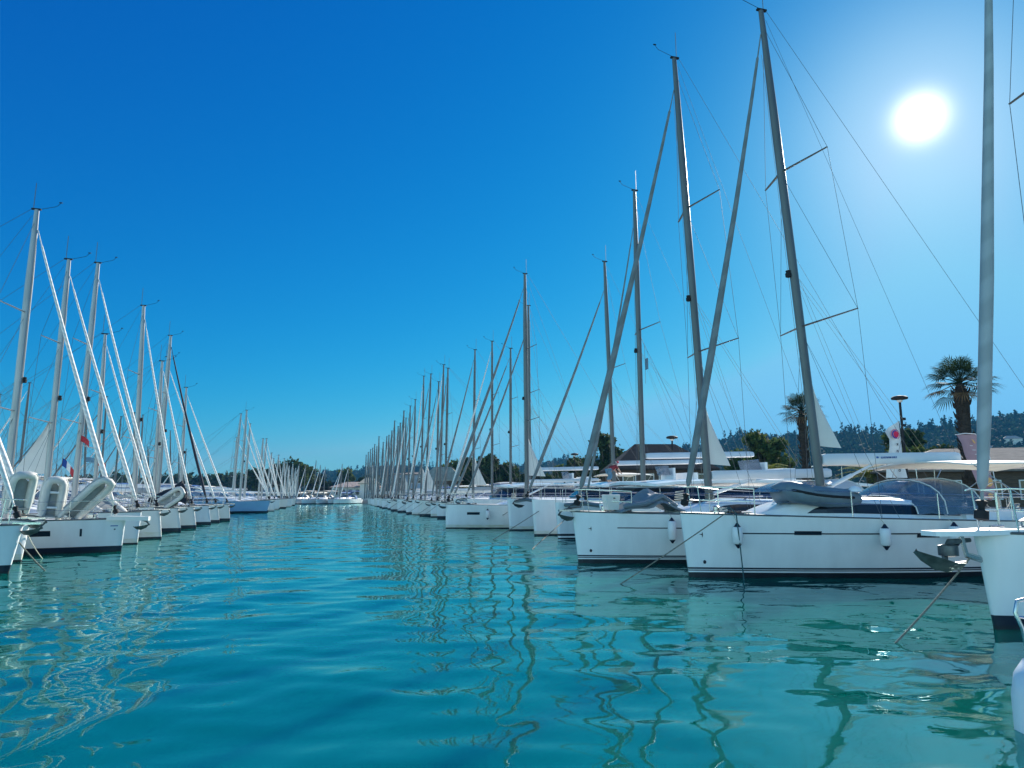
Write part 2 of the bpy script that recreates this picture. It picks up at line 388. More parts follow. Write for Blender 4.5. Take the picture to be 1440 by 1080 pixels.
# ------------------------------------------------------------------ boats
class Hull:
    """half-breadths and heights of a yacht hull; local x runs aft from the stem at deck level, z from the waterline"""
    def __init__(s, L, B, fb, fa, rake=0.25, full=0.95, sw=0.80, ctr=0.0, tail=0.9):
        s.L, s.B, s.fb, s.fa, s.rake, s.full, s.sw, s.ctr, s.tail = L, B, fb, fa, rake, full, sw, ctr, tail
    def bd(s, t):
        x = min(t / 0.58, 1.0)
        h = (1 - (1 - x) ** 2.1) ** s.full
        if t > .58: h *= 1 - (1 - s.tail) * ((t - .58) / .42) ** 2
        return 0.035 + (s.B / 2 - 0.035) * h
    def bw(s, t):
        x = min(t / 0.62, 1.0)
        h = (1 - (1 - x) ** 1.8) ** 1.15
        if t > .62: h *= 1 - 0.14 * ((t - .62) / .38) ** 2
        return 0.03 + (s.B / 2 * s.sw - 0.03) * h
    def sheer(s, t): return s.fb + (s.fa - s.fb) * t + 0.10 * s.fb * (t * t - t) * 0.6
    def pt(s, t, z, side, off=0.0):
        sh = s.sheer(t); zf = max(0.0, min(1.0, z / sh))
        w, d = s.bw(t), s.bd(t)
        h = w + (d - w) * zf ** 0.75
        if z < 0: h = w * max(0.15, 1 - (z / -0.55) ** 2 * 0.7)
        x = t * s.L + s.rake * (1 - zf) * (1 - t) ** 3
        return Vector((x, s.ctr + side * (h + off), z))

TS = [0, .012, .03, .06, .1, .15, .2, .27, .35, .45, .55, .65, .75, .85, .93, 1.0]
def hull_part(H, bands, mats, parent, name="hull"):
    low = [-0.5, -0.15] + [q[0] for q in bands]
    mats_z = [0, 0]
    b = MB(); rows = []
    for t in TS:
        sh = H.sheer(t); top = bands[-1][0]
        zs = low + [top + (sh - top) * k for k in (.2, .42, .64, .84, 1.0)]
        right = [H.pt(t, z, 1) for z in zs]; left = [H.pt(t, z, -1) for z in zs]
        rows.append(right[::-1] + left)
    nz = len(zs)
    rowm = []
    for j in range(nz - 1):
        rowm.append(0 if j < 2 else (bands[j - 2][1] if j - 2 < len(bands) else 1))
    matrow = rowm[::-1] + [0] + rowm
    b.grid(rows, matrow=matrow)
    n = len(rows[0])
    r0 = len(b.v); 
    # stem strip and transom
    for rr, ofs in ((rows[0], 0),):
        for j in range(nz - 1):
            b.add([rr[j], rr[j + 1], rr[n - 2 - j], rr[n - 1 - j]], [(0, 1, 2, 3)], rowm[::-1][j])
    rr = rows[-1]
    for j in range(nz - 1):
        b.add([rr[j], rr[j + 1], rr[n - 2 - j], rr[n - 1 - j]], [(0, 1, 2, 3)], rowm[::-1][j])
    o = b.build(name, mats, parent, ang=50)
    bm = bmesh.new(); bm.from_mesh(o.data); bmesh.ops.remove_doubles(bm, verts=bm.verts, dist=1e-4); bmesh.ops.recalc_face_normals(bm, faces=bm.faces); bm.to_mesh(o.data); bm.free()
    return o
def deck_part(H, parent, mat, name="deck"):
    b = MB(); rows = []
    for t in TS:
        h = H.bd(t) - 0.004; z = H.sheer(t) - 0.01
        rows.append([Vector((t * H.L, H.ctr + h * k, z + 0.06 * (1 - k * k) * min(1, t * 8))) for k in (-1, -.6, 0, .6, 1)])
    b.grid(rows)
    return b.build(name, mat, parent)
def patch(H, t0, t1, z0, z1, side, name, mat, parent, n=6, off=0.006, thick=0.012, slant=0.0):
    b = MB(); rows = []
    for i in range(n + 1):
        t = t0 + (t1 - t0) * i / n
        o = [H.pt(t, z0, side, off), H.pt(t + slant, z1, side, off), H.pt(t + slant, z1, side, off - thick), H.pt(t, z0, side, off - thick)]
        rows.append(o)
    b.grid(rows, closed=True)
    k = len(rows[0]); b.add(rows[0], [(0, 1, 2, 3)]); b.add(rows[-1], [(0, 1, 2, 3)])
    return b.build(name, mat, parent, smooth=False)

BOOTS = {
    'bav': [(0.12, 0), (0.155, 2), (0.18, 3), (0.195, 2), (0.235, 3), (0.28, 2)],
    'dark': [(0.06, 0), (0.2, 3)],
    'low': [(0.05, 0), (0.09, 3), (0.3, 4)],
    'scum': [(0.06, 0), (0.22, 4)],
    'white': [(0.05, 3), (0.12, 2), (0.22, 3)],
}
def bands_of(kind, top='gel'):
    # list of (upper z, material of the band BELOW it) -> rows between consecutive z
    B = BOOTS[kind]
    bands = [(B[0][0], 0)] + []
    out = []
    for i, (z, m) in enumerate(B):
        out.append((z, B[i + 1][1] if i + 1 < len(B) else 1))
    mp = {0: 0, 1: 1, 2: 1, 3: 2, 4: 3}
    out = [(z, mp[m]) for z, m in out]
    return out, [M['anti'], M[top], M['navy'], M['scum']]

def rope(name, pts, r, mat, label, sag=0.0, n=10, cat="rope", group=None):
    b = MB()
    if len(pts) == 2 and sag:
        a, c = Vector(pts[0]), Vector(pts[1])
        pts = [a.lerp(c, i / n) - Vector((0, 0, sag * 4 * (i / n) * (1 - i / n))) for i in range(n + 1)]
    o0 = Vector(pts[0])
    b.tube([Vector(p) - o0 for p in pts], r, 6)
    return tag(b.build(name, mat, loc=o0), label, cat, group)

def mast_set(root, base, top, spr, H, o, mat, wr, detail):
    """mast with spreaders and rigging; base/top local"""
    base, top = Vector(base), Vector(top)
    ax = top - base; hgt = ax.length
    P = lambda f: base + ax * f
    sc = o.get('mr', 0.105)
    b = MB(); b.tube([P(0), P(.04), P(.75), P(.9), P(1)], [sc, sc, sc, sc * .8, sc * .62], 12, sq=0.68, up=(1, 0, 0))
    mast = b.build("mast", M[mat], root)
    tips = {}
    for f, ln in spr:
        for sd in (-1, 1):
            tip = P(f) + Vector((0.33 * ln, sd * ln, 0.09 * ln)); tips[(f, sd)] = tip
            s = MB(); s.tube([P(f), tip], [0.05, 0.032], 6, sq=0.45, up=(1, 0, 0))
            s.build("spreader", M[mat], mast)
    # masthead
    h = MB(); h.box(top + Vector((0.02, 0, 0.02)), (0.30, 0.08, 0.05)); h.build("masthead_fitting", M['black'], mast)
    if detail >= 1:
        h = MB(); h.tube([top + Vector((0.1, 0.03, 0.04)), top + Vector((0.1, 0.03, 1.0))], 0.012, 4); h.build("antenna", M['alu'], mast)
        h = MB(); h.tube([top + Vector((-.1, -.03, 0.04)), top + Vector((-.6, -.03, 0.2)), top + Vector((-.72, -.03, .34))], 0.009, 4)
        h.box(top + Vector((-.72, -.03, .36)), (.10, .03, .03)); h.build("wind_sensor", M['black'], mast)
        h = MB(); q = P(.43) + Vector((-sc - .05, 0, 0)); h.lathe([(.03, -.1), (.075, -.08), (.08, .02), (.05, .03), (.07, .09), (.02, .11)], 8, q); h.build("steaming_light", M['black'], mast)
    if o.get('radar'):
        h = MB(); q = P(o['radar']) + Vector((-.35, 0, 0)); h.lathe([(.12, -.1), (.28, -.07), (.29, .05), (.2, .1)], 14, q); h.tube([q - Vector((0, 0, .08)), P(o['radar'])], .03, 6); h.build("radar_dome", M['gel'], mast)
    # rigging
    hb = lambda x: H.bd(max(0, min(1, x / H.L)))
    xs = base.x + 0.32
    for sd in (-1, 1):
        ch = o['chain'](sd) if 'chain' in o else Vector((xs, sd * hb(xs) * 0.92, H.sheer(xs / H.L)))
        s = MB()
        pts = [ch] + [tips[(f, sd)] for f, _ in spr] + [P(.965)]
        s.tube(pts, wr, 4)
        s.tube([ch, P(spr[0][0] - .005)], wr * .9, 4)
        if len(spr) > 1: s.tube([tips[(spr[0][0], sd)], P(spr[1][0] - .005)], wr * .9, 4)
        s.build("shroud", M['wire'], root)
        if detail >= 2:
            s = MB(); s.tube([ch + Vector((.5, 0, 0)), P(spr[0][0] - .01)], wr * .8, 4); s.build("lower_shroud", M['wire'], root)
    xe = H.L - .15
    s = MB()
    if 'stern' in o:
        s = None
    else:
        sp = Vector((xe - .3, 0, H.sheer(1) + 2.6))
        s.tube([top + Vector((.18, 0, 0)), sp], wr, 4)
        for sd in (-1, 1): s.tube([sp, Vector((xe, sd * hb(xe) * .8, H.sheer(1)))], wr, 4)
        s.build("backstay", M['wire'], root)
    if detail >= 2:
        s = MB(); a = P(.98) + Vector((.12, 0, 0)); e = o.get('boom_end'); 
        if e: s.tube([a, Vector(e) + Vector((-.1, 0, .15))], wr * .8, 4); s.build("topping_lift", M['wire'], root)
        if e:
            for sd in (-1, 1):
                s = MB(); k1 = P(.42) + Vector((.1, .06 * sd, 0))
                for q in (.35, .75): s.tube([k1, P(.08).lerp(Vector(e), q) + Vector((0, .1 * sd, .1))], wr * .7, 4)
                s.build("lazy_jack", M['rope'], root)
        s = MB(); s.tube([P(.9) + Vector((-.12, .05, 0)), P(.3) + Vector((-.14, .06, 0)), P(.02) + Vector((-.15, .07, 0))], wr * .9, 4); s.build("halyard", M['rope'], root)
    return mast, P

def genoa(root, tack, head, mat, r=0.085, drum=True, cover=None):
    tack, head = Vector(tack), Vector(head); ax = head - tack
    prof = [(0.0, .022), (.035, .022), (.045, r * .75), (.12, r), (.3, r * 1.02), (.6, r * .72), (.85, r * .5), (.94, r * .42), (.945, .018), (1, .018)]
    b = MB(); pts = []
    for k, (f, rr) in enumerate(prof):
        sag = 0.006 * ax.length * 4 * f * (1 - f)
        pts.append(tack + ax * f + Vector((sag, 0, -sag * .3)))
    b.tube(pts, [q[1] for q in prof], 9)
    g = b.build("furled_genoa", M[mat], root)
    if drum:
        d = MB(); n = ax.normalized()
        d.tube([tack + n * q for q in (.02, .04, .16, .18, .22, .30, .32)], [.04, .04 + r * .6, .04 + r * .6, .045, .045, .035 + r * .55, .05], 10)
        d.build("furler_drum", M['black'], g)
    return g

def anchor(root, tip, dirx=-1, sc=1.0, yaw=0.0):
    """plough anchor hanging on the bow roller"""
    e = bpy.data.objects.new("anchor", None)
    b = MB(); T = Vector(tip)
    sh = [T + Vector((.55, 0, .10)) * sc, T + Vector((.1, 0, .06)) * sc, T + Vector((-.22, 0, -.04)) * sc, T + Vector((-.34, 0, -.2)) * sc]
    b.tube(sh, [.028 * sc, .034 * sc, .036 * sc, .03 * sc], 6, sq=.5)
    # fluke: curved plough blade
    rows = []
    for i, (x, z, w_, k) in enumerate([(-.34, -.16, .03, .0), (-.22, -.26, .15, .05), (-.02, -.33, .2, .07), (.16, -.33, .17, .05), (.30, -.27, .015, .0)]):
        rows.append([T + Vector((x, -w_, z + .5 * w_)) * sc, T + Vector((x, 0, z - k)) * sc, T + Vector((x, w_, z + .5 * w_)) * sc, T + Vector((x, 0, z + .03)) * sc])
    b.grid(rows, closed=True)
    return b.build("anchor", M['iron'], root)

def pulpit(root, H, detail):
    b = MB(); z0 = H.sheer(0)
    p = lambda t, k: Vector((t * H.L, k * H.bd(t) * .93, H.sheer(t)))
    tb = 1.5 / H.L
    for sd in (-1, 1):
        top = [Vector((0.02, sd * .12, z0 + .62)), Vector((.35, sd * H.bd(.35 / H.L) * .9, z0 + .64)), p(tb, sd) + Vector((0, 0, .62)), p(tb, sd)]
        b.tube(top, .014, 6)
        b.tube([Vector((.35, sd * H.bd(.35 / H.L) * .9, z0 + .64)), Vector((.42, sd * H.bd(.35 / H.L) * .9, z0))], .013, 6)
        b.tube([Vector((.4, sd * H.bd(.35 / H.L) * .9, z0 + .32)), p(tb, sd) + Vector((0, 0, .32))], .011, 6)
    return b.build("pulpit", M['steel'], root)
def guard_rails(root, H, detail):
    for sd in (-1, 1):
        b = MB(); pos = [1.5 / H.L + (0.97 - 1.5 / H.L) * i / 5 for i in range(6)]
        base = [Vector((t * H.L, sd * H.bd(t) * .94, H.sheer(t))) for t in pos]
        for q in base: b.tube([q, q + Vector((0, 0, .62))], .0125, 6)
        for h in (.33, .61): b.tube([q + Vector((0, 0, h)) for q in base], .006, 4)
        b.build("guard_rail", M['steel'], root)

def coach(root, H, t0, t1, h, wf, mat, win=None, name="coachroof"):
    b = MB(); rows = []; n = 30
    def sec(t):
        k = max(0.0, (t - t0) / (t1 - t0))
        hh = h * min(1.0, (math.sin(min(1, k / .45) * math.pi / 2)) ** 0.9) + 0.02
        ww = H.bd(t) * wf * (0.55 + .45 * min(1, k / .3) ** .7)
        return hh, ww, H.sheer(t) + 0.02
    for i in range(n + 1):
        t = t0 + (t1 - t0) * i / n; hh, ww, z = sec(t); x = t * H.L
        rows.append([Vector((x, H.ctr + ww * y, z + hh * q)) for y, q in ((-1.04, -.25), (-1, 0.12), (-.95, .75), (-.86, .95), (-.5, 1.07), (0, 1.1), (.5, 1.07), (.86, .95), (.95, .75), (1, .12), (1.04, -.25))])
    b.grid(rows); b.add(rows[-1], [tuple(range(len(rows[-1])))])
    b.add(rows[0], [tuple(range(len(rows[0])))])
    c = b.build(name, mat, root)
    if win:
        for (w0, w1, slant) in win:
            for sd in (-1, 1):
                g = MB(); rr = []
                for i in range(25):
                    f = i / 24; t = w0 + (w1 - w0) * f; hh, ww, z = sec(t)
                    lo, hi = .2, .24 + .48 * min(1.0, f / .13) ** .6
                    o1 = []
                    for q, off in ((lo, .007), (hi, .007), (hi, -.01), (lo, -.01)):
                        yy = ww * (1 - .05 * (q - .12) / .63) + off
                        o1.append(Vector((t * H.L + (slant * (.72 - q) if i == 24 else 0), H.ctr + sd * yy, z + hh * q)))
                    rr.append(o1)
                g.grid(rr, closed=True); g.add(rr[0], [(0, 1, 2, 3)]); g.add(rr[-1], [(0, 1, 2, 3)])
                g.build("cabin_window", M['glass'], c, smooth=False)
    return c, sec

def sprayhood(root, H, t0, t1, zroof, hgt, wf, can, win='vinyl'):
    x0, x1 = t0 * H.L, t1 * H.L; W = H.bd((t0 + t1) / 2) * wf
    def hoop(x, h, w_, z0): return [Vector((x, w_ * math.cos(a), z0 + h * max(0.0, math.sin(a)) ** .75)) for a in [math.pi * i / 12 for i in range(13)]]
    zs = H.sheer(t0) + .12
    h0 = hoop(x0, zroof - zs + .04, W * .92, zs); h1 = hoop(x0 + (x1 - x0) * .42, zroof - zs + hgt * .93, W * .98, zs); h2 = hoop(x1, zroof - zs + hgt, W, zs)
    b = MB(); b.slab([h1, [(p + q) / 2 + Vector((0, 0, .02)) for p, q in zip(h1, h2)], h2], .02); o = b.build("sprayhood", M[can], root)
    b = MB(); b.slab([h0, [(p + q) / 2 + Vector((-.04, 0, .03)) for p, q in zip(h0, h1)], h1], .008); b.build("sprayhood_window", M[win], o)
    b = MB()
    for hp in (h0, h1, h2): b.tube([q + Vector((0, 0, .012)) for q in hp], .016, 5)
    b.build("sprayhood_frame", M['cream'], o)
    return o
def bimini(root, H, t0, t1, h, can):
    x0, x1 = t0 * H.L, t1 * H.L; W = H.bd(.85) * .86; z = H.sheer(.85) + h
    rows = [[Vector((x, W * k, z + .12 * (1 - k * k) - .06 * abs(2 * (x - x0) / (x1 - x0) - 1) ** 2)) for k in (-1, -.6, -.2, .2, .6, 1)] for x in [x0 + (x1 - x0) * i / 6 for i in range(7)]]
    b = MB(); b.slab(rows, .035); o = b.build("bimini", M[can], root)
    for sd in (-1, 1):
        b = MB()
        for xa in (x0 + .1, (x0 + x1) / 2, x1 - .1):
            b.tube([Vector(((x0 + x1) / 2, sd * W * 1.02, H.sheer(.85) + .2)), Vector((xa, sd * W * .98, z - .05))], .014, 6)
        b.build("bimini_frame", M['steel'], o)
    return o

def wheel(root, H, x, y, z):
    b = MB(); c = Vector((x, y, z + .75))
    b.tube([c + Vector((0, .42 * math.cos(a), .42 * math.sin(a))) for a in [2 * math.pi * i / 16 for i in range(16)]], .016, 5, closed=True)
    for k in range(3): 
        a = k * math.pi * 2 / 3 + .5; b.tube([c, c + Vector((0, .42 * math.cos(a), .42 * math.sin(a)))], .009, 4)
    b.tube([Vector((x + .1, y, z)), Vector((x + .06, y, z + .75)), c], .05, 6)
    b.build("steering_wheel", M['steel'], root)

def text_part(s, size, mat, parent, loc, rot, name="lettering", font_space=1.0):
    cu = bpy.data.curves.new(name, 'FONT'); cu.body = s; cu.size = size; cu.extrude = 0.003; cu.align_x = 'CENTER'; cu.align_y = 'CENTER'; cu.space_character = font_space; cu.offset = size * 0.02
    o = bpy.data.objects.new(name, cu); COL.objects.link(o)
    dg = bpy.context.evaluated_depsgraph_get(); dg.update()
    me = bpy.data.meshes.new_from_object(o.evaluated_get(dg))
    bpy.data.objects.remove(o)
    me.materials.clear(); me.materials.append(mat)
    o = bpy.data.objects.new(name, me); COL.objects.link(o); o.parent = parent; o.location = loc; o.rotation_euler = rot
    return o

def cush(x): return x
def monohull(label, row, v, u_wl, top, base_px=None, s_m=None, L=12.0, B=3.9, fb=1.4, fa=1.15, rake=.2, boot='dark', gel='gel', can='cream',
             gen='gen_g', gen_r=.085, mast='alu', detail=2, group=None, full=.95, coach_h=.42, cwin=((.40, .635, .25),), coach_t=(.24, .66), spray_t=(.60, .74), bim_t=(.77, .97), boom=True, boomz=1.0, vang=True, sailtag=0.0,
             spray=True, bim=True, bim_h=1.95, bcan=None, spray_can=None, spray_h=.62, hwins=(), cove=False, anch=True, radar=None, mr=.1, wr=.0055, head=.93, spr=None, tacks=.12, boombag=None, g_dx=-.1, name="sailing_yacht", z_h=1.0, tw=.45, turn=0.0):
    """row +1: stem points to -x (right-hand row); -1: stem points to +x (left-hand row); 0: stem points to -y"""
    if row == 0:
        root = empty(name, (u_wl, v - rake, 0), R(90) + turn, label, "sailboat", group)
        loc = lambda p: Vector((p.y - (v - rake), u_wl - p.x, p.z))
    else:
        u0 = u_wl - rake * row
        root = empty(name, (u0, v, 0), 0 if row > 0 else math.pi, label, "sailboat", group)
        loc = lambda p: Vector(((p.x - u0) * row, (p.y - v) * row, p.z))
    H = Hull(L, B, fb, fa, rake, full)
    bands, mats = bands_of(boot, gel)
    hull = hull_part(H, bands, mats, root)
    deck_part(H, root, M['deck'])
    b = MB(); pts = [Vector((t * L, H.bd(t) * .985, H.sheer(t) + .012)) for t in TS[::-1]] + [Vector((t * L, -H.bd(t) * .985, H.sheer(t) + .012)) for t in TS]
    b.tube(pts, .022 if detail else .03, 5); b.build("toe_rail", M['alu'], root)
    for (t0, t1, z0, z1) in hwins:
        for sd in (-1, 1): patch(H, t0, t1, z0, z1, sd, "hull_window", M['glass'], hull)
    if cove:
        for sd in (-1, 1): patch(H, .09, .9, fb * .685, fb * .705, sd, "cove_stripe", M['navy'], hull, n=14, thick=.009, off=.004)
    cr, sec = coach(root, H, coach_t[0], coach_t[1], coach_h, .66, M['gel'], cwin)
    # cockpit coamings and aft deck
    b = MB()
    for sd in (-1, 1):
        rows = []
        for i in range(7):
            t = coach_t[1] + (.98 - coach_t[1]) * i / 6; w_ = H.bd(t) * .64; z = H.sheer(t)
            rows.append([Vector((t * L, sd * (w_ + .16), z - .05)), Vector((t * L, sd * (w_ + .1), z + .28)), Vector((t * L, sd * (w_ - .12), z + .3)), Vector((t * L, sd * (w_ - .2), z - .05))])
        b.grid(rows, closed=True); b.add(rows[0], [(0, 1, 2, 3)]); b.add(rows[-1], [(0, 1, 2, 3)])
    b.box(((.985) * L, 0, H.sheer(.98) + .1), (.12, H.bd(.98) * 1.5, .3))
    b.build("cockpit_coaming", M['gel'], root)
    if s_m is None:
        s_m = loc(at(base_px, 690, v)).x if base_px else L * .42
    tm = s_m / L; hh, ww, zz = sec(max(coach_t[0] + .005, min(coach_t[1] - .005, tm)))
    zb = zz + hh * 1.08 if coach_t[0] < tm < coach_t[1] else H.sheer(tm)
    T = loc(top)
    if row == 0: T = Vector((s_m + .25, 0, top.z))
    if base_px is None and row != 0: T.x = s_m + (T.x - s_m)
    be = Vector((min(s_m + L * .36, L * .93), 0, zb + boomz + .1))
    o = dict(mr=mr, radar=radar, boom_end=be if boom else None)
    spr = spr or [(.33, B * .33), (.65, B * .28)]
    mst, P = mast_set(root, (s_m, 0, zb - .02), T, spr, H, o, mast, wr, detail)
    g = None
    if gen: g = genoa(root, (tacks, 0, H.sheer(0) + .16), P(head) + Vector((g_dx, 0, 0)), gen, gen_r)
    if boom:
        g0 = P(boomz / (T.z - zb)) + Vector((.12, 0, 0))
        bb = MB(); hb_ = .29 if boombag else .2
        rows = []
        for f in (0, .03, .5, .97, 1):
            c = g0.lerp(be, f); hz = hb_ / 2 * (.8 if f in (0, 1) else 1)
            rows.append([c + Vector((0, y * .085, z * hz)) for y, z in ((-.6, -1), (-1, -.7), (-1, .5), (-.5, 1), (.5, 1), (1, .5), (1, -.7), (.6, -1))])
        bb.grid(rows, closed=True); bb.add(rows[0], [tuple(range(8))]); bb.add(rows[-1], [tuple(range(8))])
        bo = bb.build("boom", M[boombag or 'spar'], root)
        if vang:
            q = MB(); a = P(.2 / (T.z - zb)) + Vector((.12, 0, 0)); e = g0.lerp(be, .36) - Vector((0, 0, hb_ / 2))
            q.tube([a, a.lerp(e, .55), a.lerp(e, .56), e], [.055, .055, .035, .035], 8); q.build("boom_vang", M['spar'], root)
        if sailtag:
            q = MB(); a = P((boomz + .35) / (T.z - zb)) + Vector((.1, 0, 0)); tp = P((boomz + .35 + sailtag) / (T.z - zb)) + Vector((.1, 0, 0))
            rows = []
            for i in range(6):
                f = i / 5; l = a.lerp(tp, f); wdt = sailtag * tw * (1 - f) ** 1.15 + .02
                rows.append([l + Vector((wdt * k / 4, .05 * math.sin(k * 1.3 + f * 3) * (k / 4), (-.05 * k / 4))) for k in range(5)])
            q.grid(rows); qq = [[p + Vector((0, .012, 0)) for p in r_] for r_ in rows]; q.grid(qq)
            q.build("furled_mainsail_clew", M['sail'], root)
    if spray: sprayhood(root, H, *spray_t, zz + coach_h * 1.05, spray_h, .74, spray_can or can)
    if bim: bimini(root, H, *bim_t, bim_h, bcan or can)
    if detail >= 1:
        pulpit(root, H, detail)
        guard_rails(root, H, detail)
        if anch:
            b = MB(); b.box((-.1, 0, H.sheer(0) + .04), (.62, .16, .05)); b.build("bow_roller", M['steel'], root)
            anchor(root, (-.16, 0, H.sheer(0) + .06), sc=.8)
    if detail >= 2:
        b = MB(); q = Vector((.95, 0, H.sheer(.08) + .04)); b.lathe([(.1, 0), (.1, .05), (.06, .07), (.06, .13), (.09, .15), (.03, .18)], 12, q); b.box(q + Vector((.16, 0, .06)), (.22, .16, .12)); b.build("windlass", M['steel'], root)
        for sd in (-1, 1):
            b = MB(); q = Vector((.11 * L, sd * H.bd(.11) * .86, H.sheer(.11) + .01)); b.tube([q + Vector((-.14, 0, .07)), q + Vector((.14, 0, .07))], .018, 6); b.tube([q + Vector((-.05, 0, -.03)), q + Vector((-.05, 0, .07))], .016, 6); b.tube([q + Vector((.05, 0, -.03)), q + Vector((.05, 0, .07))], .016, 6); b.build("cleat", M['steel'], root)
            for tw_ in (.70, .80):
                b = MB(); q = Vector((tw_ * L, sd * H.bd(tw_) * .66, H.sheer(tw_) + .27)); b.lathe([(.1, 0), (.1, .03), (.065, .06), (.06, .12), (.085, .16), (.05, .18)], 12, q); b.build("winch", M['steel'], root)
            b = MB(); q = Vector((s_m - .5 - .2 * sd, sd * .55, sec(tm)[2] + hh * 1.02)); b.tube([q + Vector((.17 * math.cos(a) * (1 - .012 * a), .17 * math.sin(a) * (1 - .012 * a), .012 * a)) for a in [i * .5 for i in range(50)]], .012, 4); b.build("rope_coil", M['ropew' if sd > 0 else 'rope'], root)
        for t, y in ((.12, 0), (.33, 0), (.47, .0)):
            b = MB(); hh2, ww2, z2 = sec(t) if t > coach_t[0] else (0, 0, H.sheer(t) + .05)
            b.box((t * L, y, z2 + hh2 * 1.1 + .02), (.5, .5, .05)); b.build("deck_hatch", M['glass'], root)
        for sd in (-1, 1): wheel(root, H, .86 * L, sd * B * .22, H.sheer(.86) - .1)
        b = MB()
        for sd in (-1, 1):
            b.tube([Vector((.97 * L, sd * H.bd(.97) * .9, H.sheer(1))), Vector((.97 * L, sd * H.bd(.97) * .9, H.sheer(1) + .65)), Vector((.85 * L, sd * H.bd(.85) * .92, H.sheer(1) + .65)), Vector((.85 * L, sd * H.bd(.85) * .92, H.sheer(1)))], .014, 6)
        b.tube([Vector((.97 * L, -H.bd(.97) * .9, H.sheer(1) + .65)), Vector((.97 * L, H.bd(.97) * .9, H.sheer(1) + .65))], .014, 6)
        b.build("pushpit", M['steel'], root)
        for sd in (-1, 1):
            b = MB(); b.tube([Vector((s_m + .6, sd * sec(tm)[1] * .75, zz + hh * 1.06)), Vector((s_m + .8, sd * sec(tm)[1] * .75, zz + hh * 1.06 + .08)), Vector(((coach_t[1] - .07) * L, sd * sec(coach_t[1] - .07)[1] * .75, zz + coach_h * 1.06 + .08))], .016, 5)
            b.build("grab_rail", M['steel'], root)
    W = lambda p: root.matrix_basis @ Vector(p) if False else (Matrix.Translation(root.location) @ root.rotation_euler.to_matrix().to_4x4()) @ Vector(p)
    return dict(root=root, H=H, W=W, P=P, hull=hull, zb=zb, s_m=s_m, be=be, T=T)

